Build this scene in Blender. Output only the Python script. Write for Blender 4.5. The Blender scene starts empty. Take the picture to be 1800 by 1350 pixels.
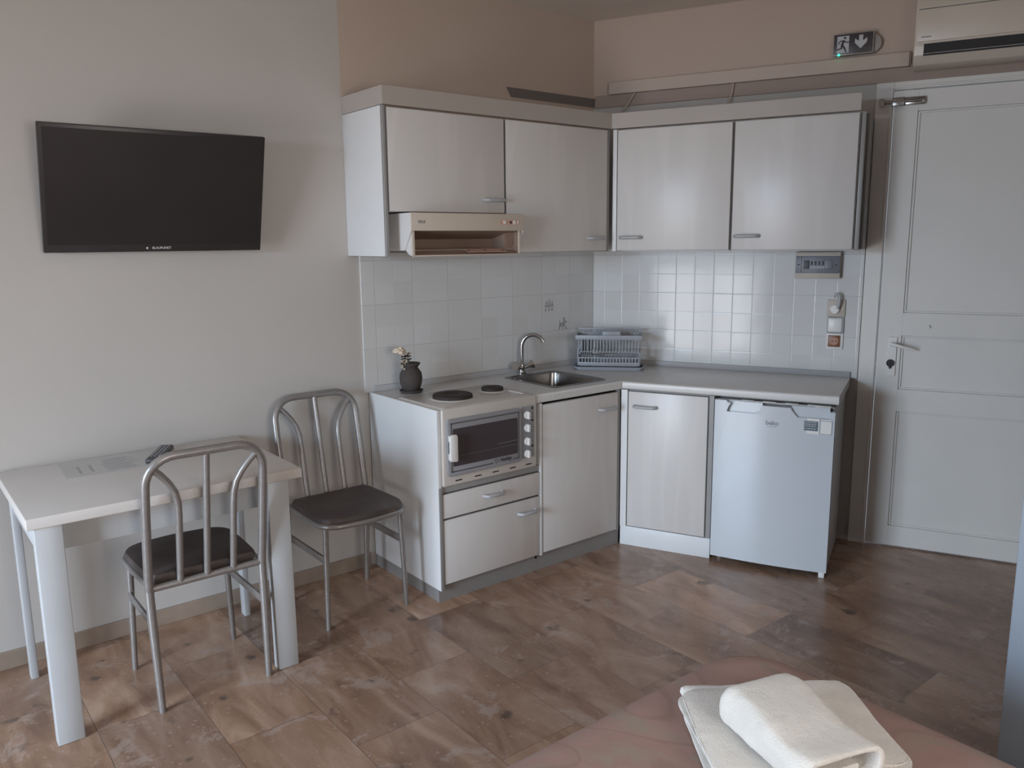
import bpy, bmesh, math, random
from mathutils import Vector, Matrix
random.seed(7)
S = bpy.context.scene
COL = S.collection

# ------------------------------------------------------------------ camera
CAM = (3.4539, -3.3587, 1.5887)
YAW, PITCH, ROLL, FPX = math.radians(51.5164), math.radians(-9.9546), math.radians(-0.5919), 1422.6356
def make_camera():
    F = Vector((-math.sin(YAW)*math.cos(PITCH), math.cos(YAW)*math.cos(PITCH), math.sin(PITCH)))
    R = F.cross(Vector((0, 0, 1))).normalized()
    U = R.cross(F)
    R2 = R*math.cos(ROLL) + U*math.sin(ROLL)
    U2 = -R*math.sin(ROLL) + U*math.cos(ROLL)
    cd = bpy.data.cameras.new('camera')
    cd.sensor_width = 36; cd.sensor_fit = 'HORIZONTAL'
    cd.lens = FPX/1800*36
    cd.clip_start = 0.05
    co = bpy.data.objects.new('camera', cd); COL.objects.link(co)
    m = Matrix((R2, U2, -F)).transposed().to_4x4()
    m.translation = Vector(CAM)
    co.matrix_world = m
    S.camera = co
make_camera()

# ------------------------------------------------------------------ view, world, light
S.view_settings.view_transform = 'Standard'
S.view_settings.look = 'None'
S.view_settings.exposure = 0.0
S.view_settings.gamma = 1.0
S.view_settings.use_curve_mapping = False
W = bpy.data.worlds.new('world'); S.world = W; W.use_nodes = True
bg = W.node_tree.nodes['Background']
bg.inputs[0].default_value = (0.72, 0.85, 1.0, 1); bg.inputs[1].default_value = 1.0

def area(name, loc, target, sx, sy, power, color):
    ld = bpy.data.lights.new(name, 'AREA'); ld.shape = 'RECTANGLE'
    ld.size = sx; ld.size_y = sy; ld.energy = power; ld.color = color
    lo = bpy.data.objects.new(name, ld); COL.objects.link(lo)
    lo.location = loc
    d = Vector(target) - Vector(loc)
    lo.rotation_euler = d.to_track_quat('-Z', 'Y').to_euler()
    return lo
# open sky seen through the balcony door (above the horizon, so it reaches the low parts of the room most)
area('sky_daylight', (2.00, -9.20, 3.00), (2.00, 0.0, 2.4), 4.8, 2.80, 1640, (0.60, 0.79, 1.0))
# sunlit terrace and sea below the horizon
area('terrace_daylight', (1.87, -6.35, 0.64), (1.87, 0.0, 0.80), 1.32, 1.18, 64, (0.95, 0.96, 1.0))
area('added_side_fill', (4.75, -2.60, 1.60), (0.0, -1.6, 1.7), 1.15, 1.05, 34, (1.0, 0.92, 0.83))  # added warm fill for the left-wall faces, no known window there

# ------------------------------------------------------------------ materials
def srgb(r, g, b):
    f = lambda c: ((c/255)/12.92 if c/255 <= 0.04045 else (((c/255)+0.055)/1.055)**2.4)
    return (f(r), f(g), f(b), 1)
class NT:
    def __init__(s, name):
        s.m = bpy.data.materials.new(name); s.m.use_nodes = True
        s.t = s.m.node_tree; s.n = s.t.nodes; s.l = s.t.links
        s.b = s.n['Principled BSDF']
    def new(s, typ, **kw):
        n = s.n.new(typ)
        for k, v in kw.items():
            if k.startswith('i_'): n.inputs[k[2:].replace('_', ' ')].default_value = v
            else: setattr(n, k, v)
        return n
    def link(s, a, b): s.l.new(a, b)
    def coords(s, scale=(1, 1, 1), rot=(0, 0, 0), loc=(0, 0, 0), gen='Object'):
        tc = s.new('ShaderNodeTexCoord'); mp = s.new('ShaderNodeMapping')
        mp.inputs['Scale'].default_value = scale; mp.inputs['Rotation'].default_value = rot; mp.inputs['Location'].default_value = loc
        s.link(tc.outputs[gen], mp.inputs['Vector']); return mp.outputs[0]
    def ramp(s, fac, stops):
        r = s.new('ShaderNodeValToRGB'); e = r.color_ramp.elements
        while len(e) < len(stops): e.new(0.5)
        for i, (p, c) in enumerate(stops): e[i].position = p; e[i].color = c
        s.link(fac, r.inputs[0]); return r.outputs[0]
    def bump(s, h, strength=.2, dist=.002):
        b = s.new('ShaderNodeBump'); b.inputs['Strength'].default_value = strength; b.inputs['Distance'].default_value = dist
        s.link(h, b.inputs['Height']); s.link(b.outputs[0], s.b.inputs['Normal'])
def plain(name, col, rough=.5, metal=0., spec=.5, noise=0.0, nscale=8, bump=0.0, bscale=200, bdist=.001, coat=0.0):
    t = NT(name); b = t.b
    b.inputs['Base Color'].default_value = col; b.inputs['Roughness'].default_value = rough
    b.inputs['Metallic'].default_value = metal; b.inputs['Specular IOR Level'].default_value = spec
    b.inputs['Coat Weight'].default_value = coat
    v = t.coords()
    if noise > 0:
        n = t.new('ShaderNodeTexNoise', i_Scale=nscale, i_Detail=4.0); t.link(v, n.inputs['Vector'])
        c1 = tuple(min(1, c*(1-noise)) for c in col[:3])+(1,); c2 = tuple(min(1, c*(1+noise)) for c in col[:3])+(1,)
        t.link(t.ramp(n.outputs['Fac'], [(.3, c1), (.7, c2)]), b.inputs['Base Color'])
    if bump > 0:
        n = t.new('ShaderNodeTexNoise', i_Scale=bscale, i_Detail=3.0); t.link(v, n.inputs['Vector'])
        t.bump(n.outputs['Fac'], bump, bdist)
    return t.m

M = {}
M['wall'] = plain('wall_paint', srgb(191, 186, 181), .75, spec=.25, noise=.02, nscale=2, bump=.15, bscale=60)
M['wall_warm'] = plain('warm_lit_wall_paint', srgb(192, 174, 161), .75, spec=.25, noise=.02, nscale=2, bump=.15, bscale=60)
M['ceiling'] = plain('ceiling_paint', srgb(214, 204, 193), .8, spec=.2, noise=.02, nscale=2)
M['trunk'] = plain('cable_trunk_paint', srgb(190, 173, 160), .5, noise=.02)
M['door'] = plain('door_paint', srgb(222, 219, 214), .42, noise=.02, nscale=4, bump=.06, bscale=30)
M['laminate'] = plain('white_laminate', srgb(224, 224, 224), .38, noise=.01)
M['edge'] = plain('grey_edge_band', srgb(150, 148, 146), .4, noise=.03)
M['edge_dark'] = plain('shadow_gap_rubber', srgb(90, 88, 88), .6, noise=.03)
M['handle'] = plain('grey_handle_plastic', srgb(176, 176, 178), .35, noise=.03)
M['cornice'] = plain('cornice_laminate', srgb(178, 169, 162), .5, noise=.01)
M['worktop'] = plain('worktop_laminate', srgb(212, 209, 206), .3, noise=.03, nscale=60, bump=.05, bscale=400)
M['lip'] = plain('worktop_upstand_plastic', srgb(172, 170, 172), .4, noise=.03)
M['kick_grey'] = plain('grey_plinth', srgb(140, 136, 134), .5, noise=.03)
M['kick_white'] = plain('white_plinth', srgb(225, 228, 230), .4, noise=.02)
M['enamel'] = plain('stove_enamel', srgb(203, 196, 189), .25, noise=.03, nscale=10)
M['stove_grey'] = plain('grey_oven_frame', srgb(150, 150, 154), .4, noise=.03)
M['white_plastic'] = plain('white_plastic', srgb(228, 226, 222), .35, noise=.02)
M['hob'] = plain('cast_iron_plate', srgb(58, 51, 49), .62, spec=.25, noise=.15, nscale=30, bump=.1, bscale=200)
M['steel'] = plain('brushed_steel', srgb(150, 147, 145), .28, metal=1, noise=.08, nscale=20)
M['chrome'] = plain('chrome', srgb(190, 188, 186), .15, metal=1, noise=.04)
M['black_glass'] = plain('dark_oven_glass', srgb(76, 69, 71), .25, noise=.05)
M['screen'] = plain('television_screen', srgb(50, 46, 45), .3, noise=.05, spec=.35)
M['tv_body'] = plain('television_bezel', srgb(54, 50, 50), .35, noise=.05, spec=.4)
M['logo'] = plain('pale_logo', srgb(190, 190, 190), .4, noise=.02)
M['logo_dark'] = plain('dark_print', srgb(60, 55, 58), .5, noise=.02)
M['logo_grey'] = plain('grey_print', srgb(140, 142, 145), .4, noise=.02)
M['hood'] = plain('cream_hood_enamel', srgb(206, 194, 180), .35, noise=.02)
M['hood_white'] = plain('white_hood_side', srgb(218, 216, 214), .35, noise=.02)
M['hood_in'] = plain('hood_filter', srgb(150, 127, 112), .5, noise=.06, nscale=6)
M['hood_strip'] = plain('hood_metal_strip', srgb(205, 165, 150), .4, noise=.03)
M['fridge'] = plain('fridge_enamel', srgb(203, 208, 213), .22, noise=.005, coat=.2)
M['fridge_side'] = plain('fridge_side_enamel', srgb(190, 188, 186), .35, noise=.02)
M['dark'] = plain('dark_gap', srgb(40, 37, 37), .6, noise=.1)
M['table'] = plain('table_laminate', srgb(208, 202, 197), .4, noise=.02)
M['table_leg'] = plain('table_leg_paint', srgb(190, 192, 194), .35, noise=.02)
M['silver'] = plain('silver_painted_steel', srgb(150, 145, 142), .34, metal=.45, noise=.08, nscale=60)
M['paper'] = plain('paper_sheet', srgb(196, 194, 192), .5, noise=.03)
M['print'] = plain('faded_print', srgb(165, 163, 164), .6, noise=.1, nscale=60)
M['remote'] = plain('remote_plastic', srgb(66, 62, 64), .45, noise=.1)
M['clay'] = plain('dark_clay', srgb(72, 65, 62), .8, noise=.12, nscale=40, bump=.3, bscale=300)
M['petal'] = plain('cream_petal', srgb(222, 205, 184), .8, noise=.1, nscale=60)
M['petal_small'] = plain('pale_small_flower', srgb(188, 176, 160), .8, noise=.2, nscale=90)
M['stem'] = plain('dry_stem', srgb(62, 52, 45), .8, noise=.2, nscale=60)
M['rack'] = plain('grey_blue_plastic', srgb(160, 164, 172), .4, noise=.03)
M['fuse'] = plain('fuse_box_plastic', srgb(118, 118, 126), .4, noise=.05)
M['fuse_dark'] = plain('fuse_switch_plastic', srgb(78, 74, 78), .5, noise=.05)
M['beige'] = plain('beige_plastic', srgb(190, 180, 168), .5, noise=.03)
M['brown'] = plain('brown_socket_plastic', srgb(128, 84, 58), .4, noise=.06)
M['brown2'] = plain('light_brown_socket', srgb(172, 124, 100), .4, noise=.06)
M['sign_dark'] = plain('exit_sign_film', srgb(70, 64, 66), .35, noise=.04)
M['sign_white'] = plain('exit_sign_pictogram', srgb(190, 190, 194), .4, noise=.02)
M['sign_case'] = plain('exit_sign_case', srgb(160, 154, 150), .3, noise=.04)
M['skirting'] = plain('marble_skirting', srgb(150, 134, 120), .4, noise=.15, nscale=8)
M['bed_base'] = plain('bed_base_fabric', srgb(110, 92, 80), .8, noise=.1)
M['wardrobe'] = plain('wardrobe_laminate', srgb(150, 160, 172), .45, noise=.02)
M['grey_blue_dark'] = plain('dark_recess_shade', srgb(112, 105, 102), .6, noise=.06)
M['outside'] = plain('terrace_plaster', srgb(225, 222, 215), .8, noise=.05)
M['frame_white'] = plain('window_frame_paint', srgb(215, 215, 212), .4, noise=.02)
def emit(name, col, st):
    t = NT(name); t.b.inputs['Base Color'].default_value = col
    n = t.new('ShaderNodeTexNoise', i_Scale=50.0); t.link(t.coords(), n.inputs['Vector'])
    t.link(t.ramp(n.outputs['Fac'], [(.2, col), (.8, col)]), t.b.inputs['Emission Color'])
    t.b.inputs['Emission Strength'].default_value = st; return t.m
M['led'] = emit('green_led', (0.02, .9, .35, 1), 6)

def wood_white():
    t = NT('white_ash_laminate')
    v = t.coords((1, 1, .10))
    n0 = t.new('ShaderNodeTexNoise', i_Scale=7.0, i_Detail=1.0); t.link(v, n0.inputs['Vector'])
    m1 = t.new('ShaderNodeMath', operation='MULTIPLY'); m1.inputs[1].default_value = 26.0; t.link(n0.outputs['Fac'], m1.inputs[0])
    sn = t.new('ShaderNodeMath', operation='SINE'); t.link(m1.outputs[0], sn.inputs[0])
    n1 = t.new('ShaderNodeTexNoise', i_Scale=160.0, i_Detail=2.0); t.link(v, n1.inputs['Vector'])
    ad = t.new('ShaderNodeMath', operation='MULTIPLY_ADD'); ad.inputs[1].default_value = .6; t.link(n1.outputs['Fac'], ad.inputs[0]); t.link(sn.outputs[0], ad.inputs[2])
    t.link(t.ramp(sn.outputs[0], [(0, srgb(212, 208, 205)), (1, srgb(216, 212, 209))]), t.b.inputs['Base Color'])
    t.b.inputs['Roughness'].default_value = .34
    t.bump(ad.outputs[0], .10, .0008)
    return t.m
M['wood'] = wood_white()

def floor_mat():
    t = NT('marble_floor_slabs')
    v = t.coords()
    br = t.new('ShaderNodeTexBrick'); br.offset = .43; br.offset_frequency = 2
    br.inputs['Scale'].default_value = 1.0; br.inputs['Brick Width'].default_value = .62; br.inputs['Row Height'].default_value = .315
    br.inputs['Mortar Size'].default_value = .0011; br.inputs['Mortar Smooth'].default_value = .2
    br.inputs['Color1'].default_value = (0, 0, 0, 1); br.inputs['Color2'].default_value = (1, 1, 1, 1); br.inputs['Mortar'].default_value = (.35, .35, .35, 1)
    br.inputs['Bias'].default_value = 0.0
    mp = t.new('ShaderNodeMapping'); mp.inputs['Location'].default_value = (-.05, .085, 0); t.link(v, mp.inputs['Vector'])
    t.link(mp.outputs[0], br.inputs['Vector'])
    # slab-wise offset of the veining
    sc = t.new('ShaderNodeVectorMath', operation='SCALE'); sc.inputs['Scale'].default_value = 7.0; t.link(br.outputs['Color'], sc.inputs[0])
    ad = t.new('ShaderNodeVectorMath', operation='ADD'); t.link(v, ad.inputs[0]); t.link(sc.outputs[0], ad.inputs[1])
    m2 = t.new('ShaderNodeMapping'); m2.inputs['Scale'].default_value = (1.5, 4.6, 1); m2.inputs['Rotation'].default_value = (0, 0, .35); t.link(ad.outputs[0], m2.inputs['Vector'])
    n1 = t.new('ShaderNodeTexNoise', i_Scale=1.4, i_Detail=8.0, i_Roughness=.62, i_Distortion=1.1); t.link(m2.outputs[0], n1.inputs['Vector'])
    c = t.ramp(n1.outputs['Fac'], [(.25, srgb(116, 90, 74)), (.45, srgb(150, 120, 100)), (.6, srgb(170, 142, 122)), (.8, srgb(192, 168, 150))])
    # slab tint
    tint = t.ramp(br.outputs['Color'], [(0, (.74, .73, .73, 1)), (.3, (1.05, 1.0, .96, 1)), (.6, (.84, .83, .84, 1)), (.8, (1.0, .95, .90, 1)), (1, (1.36, 1.32, 1.28, 1))])
    mx = t.new('ShaderNodeMix', data_type='RGBA', blend_type='MULTIPLY'); mx.inputs['Factor'].default_value = 1
    t.link(c, mx.inputs['A']); t.link(tint, mx.inputs['B'])
    # light pink blotches and small dark chips
    n2 = t.new('ShaderNodeTexNoise', i_Scale=5.0, i_Detail=7.0, i_Roughness=.75, i_Distortion=.6); t.link(ad.outputs[0], n2.inputs['Vector'])
    f2 = t.ramp(n2.outputs['Fac'], [(.56, (0, 0, 0, 1)), (.62, (.6, .6, .6, 1))])
    mx2 = t.new('ShaderNodeMix', data_type='RGBA'); t.link(f2, mx2.inputs['Factor']); t.link(mx.outputs['Result'], mx2.inputs['A']); mx2.inputs['B'].default_value = srgb(178, 158, 146)
    vo = t.new('ShaderNodeTexVoronoi', i_Scale=26.0); t.link(ad.outputs[0], vo.inputs['Vector'])
    f3 = t.ramp(vo.outputs['Distance'], [(.10, (.75, .75, .75, 1)), (.17, (0, 0, 0, 1))])
    mx3 = t.new('ShaderNodeMix', data_type='RGBA'); t.link(f3, mx3.inputs['Factor']); t.link(mx2.outputs['Result'], mx3.inputs['A']); mx3.inputs['B'].default_value = srgb(176, 150, 134)
    n4 = t.new('ShaderNodeTexNoise', i_Scale=9.0, i_Detail=3.0); t.link(ad.outputs[0], n4.inputs['Vector'])
    f4 = t.ramp(n4.outputs['Fac'], [(.27, (.7, .7, .7, 1)), (.34, (0, 0, 0, 1))])
    mx4 = t.new('ShaderNodeMix', data_type='RGBA'); t.link(f4, mx4.inputs['Factor']); t.link(mx3.outputs['Result'], mx4.inputs['A']); mx4.inputs['B'].default_value = srgb(70, 62, 58)
    # joints
    mx5 = t.new('ShaderNodeMix', data_type='RGBA'); t.link(br.outputs['Fac'], mx5.inputs['Factor']); t.link(mx4.outputs['Result'], mx5.inputs['A']); mx5.inputs['B'].default_value = srgb(96, 82, 72)
    t.link(mx5.outputs['Result'], t.b.inputs['Base Color'])
    t.b.inputs['Roughness'].default_value = .24
    n5 = t.new('ShaderNodeTexNoise', i_Scale=6.0, i_Detail=4.0); t.link(v, n5.inputs['Vector'])
    t.link(t.ramp(n5.outputs['Fac'], [(.3, (.2, .2, .2, 1)), (.7, (.33, .33, .33, 1))]), t.b.inputs['Roughness'])
    t.bump(n5.outputs['Fac'], .05, .002)
    return t.m
M['floor'] = floor_mat()

def tile_mat():
    # coordinates: object x along the wall, object z up; 20 cm tiles pressed as four small squares
    t = NT('white_glazed_wall_tiles')
    tc = t.new('ShaderNodeTexCoord'); sp = t.new('ShaderNodeSeparateXYZ'); t.link(tc.outputs['Object'], sp.inputs[0])
    cb = t.new('ShaderNodeCombineXYZ'); t.link(sp.outputs['X'], cb.inputs['X']); t.link(sp.outputs['Z'], cb.inputs['Y'])
    def brick(w, mort, smooth):
        br = t.new('ShaderNodeTexBrick'); br.offset = 0.0
        br.inputs['Scale'].default_value = 1.0; br.inputs['Brick Width'].default_value = w; br.inputs['Row Height'].default_value = w
        br.inputs['Mortar Size'].default_value = mort; br.inputs['Mortar Smooth'].default_value = smooth
        br.inputs['Color1'].default_value = (0, 0, 0, 1); br.inputs['Color2'].default_value = (1, 1, 1, 1); br.inputs['Mortar'].default_value = (.5, .5, .5, 1)
        t.link(cb.outputs[0], br.inputs['Vector']); return br
    big = brick(.2104, .0022, .1); small = brick(.1052, .0035, 1.0)
    c = t.ramp(small.outputs['Color'], [(0, srgb(211, 210, 208)), (.5, srgb(214, 213, 212)), (1, srgb(217, 217, 216))])
    mx = t.new('ShaderNodeMix', data_type='RGBA'); t.link(big.outputs['Fac'], mx.inputs['Factor']); t.link(c, mx.inputs['A']); mx.inputs['B'].default_value = srgb(204, 202, 200)
    t.link(mx.outputs['Result'], t.b.inputs['Base Color'])
    t.b.inputs['Roughness'].default_value = .10; t.b.inputs['Specular IOR Level'].default_value = .26
    # height: pillowed small squares, grooves, slight warp
    n = t.new('ShaderNodeTexNoise', i_Scale=9.0, i_Detail=1.0); t.link(tc.outputs['Object'], n.inputs['Vector'])
    a = t.new('ShaderNodeMath', operation='MULTIPLY'); a.inputs[1].default_value = -0.5; t.link(small.outputs['Fac'], a.inputs[0])
    b = t.new('ShaderNodeMath', operation='MULTIPLY_ADD'); b.inputs[1].default_value = -0.8; t.link(big.outputs['Fac'], b.inputs[0]); t.link(a.outputs[0], b.inputs[2])
    c2 = t.new('ShaderNodeMath', operation='MULTIPLY_ADD'); c2.inputs[1].default_value = .9; t.link(n.outputs['Fac'], c2.inputs[0]); t.link(b.outputs[0], c2.inputs[2])
    d = t.new('ShaderNodeMath', operation='MULTIPLY_ADD'); d.inputs[1].default_value = .25; t.link(small.outputs['Color'], d.inputs[0]); t.link(c2.outputs[0], d.inputs[2])
    t.bump(d.outputs[0], .5, .0013)
    return t.m
M['tile'] = tile_mat()

def vinyl():
    t = NT('worn_brown_vinyl')
    n = t.new('ShaderNodeTexNoise', i_Scale=9.0, i_Detail=6.0, i_Roughness=.7); t.link(t.coords(), n.inputs['Vector'])
    t.link(t.ramp(n.outputs['Fac'], [(.35, srgb(70, 62, 60)), (.60, srgb(84, 74, 71)), (.70, srgb(120, 100, 86))]), t.b.inputs['Base Color'])
    t.b.inputs['Roughness'].default_value = .5; t.bump(n.outputs['Fac'], .2, .002)
    return t.m
M['vinyl'] = vinyl()
def bedcover():
    t = NT('pink_patterned_bedspread')
    v = t.coords()
    n = t.new('ShaderNodeTexNoise', i_Scale=2.6, i_Detail=5.0, i_Roughness=.5, i_Distortion=2.4); t.link(v, n.inputs['Vector'])
    c = t.ramp(n.outputs['Fac'], [(.33, srgb(160, 150, 134)), (.45, srgb(164, 134, 123)), (.55, srgb(170, 138, 129)), (.68, srgb(160, 144, 130))])
    n2 = t.new('ShaderNodeTexNoise', i_Scale=2.6, i_Detail=1.0, i_Distortion=1.6); t.link(v, n2.inputs['Vector'])
    f = t.ramp(n2.outputs['Fac'], [(.47, (0, 0, 0, 1)), (.5, (.32, .32, .32, 1)), (.53, (0, 0, 0, 1))])
    mx = t.new('ShaderNodeMix', data_type='RGBA'); t.link(f, mx.inputs['Factor']); t.link(c, mx.inputs['A']); mx.inputs['B'].default_value = srgb(122, 98, 90)
    t.link(mx.outputs['Result'], t.b.inputs['Base Color']); t.b.inputs['Roughness'].default_value = .8
    n3 = t.new('ShaderNodeTexNoise', i_Scale=260.0); t.link(v, n3.inputs['Vector']); t.bump(n3.outputs['Fac'], .3, .001)
    return t.m
M['bedcover'] = bedcover()
def terry(name, col):
    t = NT(name)
    v = t.coords()
    n = t.new('ShaderNodeTexNoise', i_Scale=420.0, i_Detail=2.0); t.link(v, n.inputs['Vector'])
    n2 = t.new('ShaderNodeTexNoise', i_Scale=14.0, i_Detail=3.0); t.link(v, n2.inputs['Vector'])
    c1 = tuple(c*.93 for c in col[:3])+(1,)
    t.link(t.ramp(n2.outputs['Fac'], [(.35, c1), (.65, col)]), t.b.inputs['Base Color'])
    ad = t.new('ShaderNodeMath', operation='MULTIPLY_ADD'); ad.inputs[1].default_value = 3.0; t.link(n2.outputs['Fac'], ad.inputs[0]); t.link(n.outputs['Fac'], ad.inputs[2])
    t.bump(ad.outputs[0], .7, .003)
    t.b.inputs['Roughness'].default_value = .95; t.b.inputs['Sheen Weight'].default_value = .3
    return t.m
M['towel'] = terry('white_terry_cloth', srgb(232, 226, 218))
M['towel_band'] = plain('towel_woven_band', srgb(226, 214, 198), .8, noise=.05, nscale=60, bump=.4, bscale=150)
def glass():
    t = NT('window_glass'); t.b.inputs['Transmission Weight'].default_value = 1; t.b.inputs['Roughness'].default_value = .0; t.b.inputs['IOR'].default_value = 1.02
    n = t.new('ShaderNodeTexNoise', i_Scale=3.0); t.link(t.coords(), n.inputs['Vector'])
    t.link(t.ramp(n.outputs['Fac'], [(0, (.97, .98, 1, 1)), (1, (1, 1, 1, 1))]), t.b.inputs['Base Color'])
    return t.m
M['glass'] = glass()

# ------------------------------------------------------------------ geometry helpers
TH = math.radians(24.4247)
class MB:
    """collects shapes in one mesh"""
    def __init__(s): s.bm = bmesh.new()
    def merge(s, other, mat=None):
        me = bpy.data.meshes.new('t'); other.to_mesh(me); other.free()
        if mat is not None: me.transform(mat)
        s.bm.from_mesh(me); bpy.data.meshes.remove(me); return s
    def box(s, x0, x1, y0, y1, z0, z1, bev=0.0, seg=2, mat=None):
        b = bmesh.new(); bmesh.ops.create_cube(b, size=1)
        for v in b.verts:
            v.co = Vector(((x0+x1)/2+v.co.x*abs(x1-x0), (y0+y1)/2+v.co.y*abs(y1-y0), (z0+z1)/2+v.co.z*abs(z1-z0)))
        if bev > 0: bmesh.ops.bevel(b, geom=b.edges[:], offset=bev, segments=seg, profile=.5, affect='EDGES')
        return s.merge(b, mat)
    def prism(s, pts, lo, hi, axis='z', bev=0.0, mat=None, seg=2):
        b = bmesh.new(); n = len(pts)
        def P(p, h):
            if axis == 'z': return (p[0], p[1], h)
            if axis == 'y': return (p[0], h, p[1])
            return (h, p[0], p[1])
        A = [b.verts.new(P(p, lo)) for p in pts]; B = [b.verts.new(P(p, hi)) for p in pts]
        b.faces.new(A); b.faces.new(B)
        for i in range(n): b.faces.new((A[i], A[(i+1) % n], B[(i+1) % n], B[i]))
        bmesh.ops.recalc_face_normals(b, faces=b.faces[:])
        if bev > 0: bmesh.ops.bevel(b, geom=b.edges[:], offset=bev, segments=seg, profile=.5, affect='EDGES')
        return s.merge(b, mat)
    def cyl(s, p, axis, r, h, n=32, r2=None, bev=0.0):
        b = bmesh.new(); bmesh.ops.create_cone(b, cap_ends=True, segments=n, radius1=r, radius2=r if r2 is None else r2, depth=h)
        if bev > 0:
            ed = [e for e in b.edges if len(e.link_faces) == 2 and any(len(f.verts) > 4 for f in e.link_faces)]
            bmesh.ops.bevel(b, geom=ed, offset=bev, segments=2, affect='EDGES')
        q = Vector((0, 0, 1)).rotation_difference(Vector(axis).normalized()).to_matrix().to_4x4()
        q.translation = Vector(p) + Vector(axis).normalized()*h/2
        return s.merge(b, q)
    def tube(s, pts, r, n=12, closed=False, rs=None, flat=None):
        b = bmesh.new(); P = [Vector(p) for p in pts]; m = len(P); rings = []
        prev = None
        for i in range(m):
            a = P[i-1] if (i > 0 or closed) else P[i]; c = P[(i+1) % m] if (i < m-1 or closed) else P[i]
            t = (c-a).normalized()
            if prev is None:
                u = t.orthogonal().normalized()
                if flat is not None: u = (Vector(flat) - t*Vector(flat).dot(t)).normalized()
            else:
                u = (prev - t*prev.dot(t)).normalized()
            prev = u; w = t.cross(u); rr = rs[i] if rs else r
            k = []
            for j in range(n):
                an = 2*math.pi*j/n
                k.append(b.verts.new(P[i] + (u*math.cos(an) + w*math.sin(an))*rr))
            rings.append(k)
        R = m if closed else m-1
        for i in range(R):
            A, B = rings[i], rings[(i+1) % m]
            for j in range(n): b.faces.new((A[j], A[(j+1) % n], B[(j+1) % n], B[j]))
        if not closed: b.faces.new(rings[0][::-1]); b.faces.new(rings[-1])
        bmesh.ops.recalc_face_normals(b, faces=b.faces[:])
        return s.merge(b)
    def lathe(s, prof, c, n=40):
        b = bmesh.new(); rings = []
        for r, z in prof:
            rings.append([b.verts.new((c[0]+max(r, 1e-4)*math.cos(2*math.pi*j/n), c[1]+max(r, 1e-4)*math.sin(2*math.pi*j/n), c[2]+z)) for j in range(n)])
        for A, B in zip(rings, rings[1:]):
            for j in range(n): b.faces.new((A[j], A[(j+1) % n], B[(j+1) % n], B[j]))
        b.faces.new(rings[0]); b.faces.new(rings[-1])
        bmesh.ops.recalc_face_normals(b, faces=b.faces[:])
        return s.merge(b)
    def ico(s, c, r, sc=(1, 1, 1), sub=2, jit=0.0):
        b = bmesh.new(); bmesh.ops.create_icosphere(b, subdivisions=sub, radius=r)
        for v in b.verts:
            k = 1+random.uniform(-jit, jit)
            v.co = Vector((v.co.x*sc[0]*k+c[0], v.co.y*sc[1]*k+c[1], v.co.z*sc[2]*k+c[2]))
        return s.merge(b)
def arc(cx, cy, r, a0, a1, n=8):
    return [(cx+r*math.cos(math.radians(a0+(a1-a0)*i/n)), cy+r*math.sin(math.radians(a0+(a1-a0)*i/n))) for i in range(n+1)]
def rrect(x0, x1, y0, y1, r, n=6):
    return arc(x1-r, y1-r, r, 0, 90, n)+arc(x0+r, y1-r, r, 90, 180, n)+arc(x0+r, y0+r, r, 180, 270, n)+arc(x1-r, y0+r, r, 270, 360, n)

def smooth(o, ang=40):
    for p in o.data.polygons: p.use_smooth = True
    try: o.data.set_sharp_from_angle(angle=math.radians(ang))
    except Exception: pass
def mkobj(name, mb, mat, parent=None, base=(0, 0, 0), mats=None, sm=True):
    me = bpy.data.meshes.new(name)
    bmesh.ops.translate(mb.bm, verts=mb.bm.verts[:], vec=-Vector(base))
    mb.bm.to_mesh(me); mb.bm.free()
    o = bpy.data.objects.new(name, me); COL.objects.link(o)
    me.materials.append(M[mat])
    for m_ in (mats or []): me.materials.append(M[m_])
    if parent: o.parent = parent
    if sm: smooth(o)
    return o
def props(o, label, cat, group=None, kind=None):
    if label: o['label'] = label
    if cat: o['category'] = cat
    if group: o['group'] = group
    if kind: o['kind'] = kind
class Thing:
    """an Empty at the thing's base; parts are given in the coordinates of its frame ('A' = left wall frame = world, 'B' = door wall frame)"""
    def __init__(s, name, label, cat, base, frame='A', rot=0.0, group=None):
        s.e = bpy.data.objects.new(name, None); COL.objects.link(s.e); s.e.empty_display_size = .1
        s.base = Vector(base); r = TH if frame == 'B' else 0
        s.e.location = Matrix.Rotation(r, 4, 'Z') @ s.base if not rot else s.base
        s.e.rotation_euler = (0, 0, r+rot)
        props(s.e, label, cat, group)
    def part(s, name, mb, mat, parent=None, label=None, sm=True, mats=None):
        o = mkobj(name, mb, mat, parent or s.e, s.base, mats, sm)
        if label: o['label'] = label
        return o
def single(name, label, cat, mb, mat, base, frame='A', group=None, kind=None):
    o = mkobj(name, mb, mat, None, base)
    r = TH if frame == 'B' else 0
    o.location = Matrix.Rotation(r, 4, 'Z') @ Vector(base); o.rotation_euler = (0, 0, r)
    props(o, label, cat, group, kind); return o
def struct(name, mb, mat, frame='A', base=(0, 0, 0), mats=None, parent=None, kind='structure'):
    o = mkobj(name, mb, mat, parent, base, mats, sm=False)
    if parent is None:
        r = TH if frame == 'B' else 0
        o.location = Matrix.Rotation(r, 4, 'Z') @ Vector(base); o.rotation_euler = (0, 0, r)
        o['kind'] = kind
    return o
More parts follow.
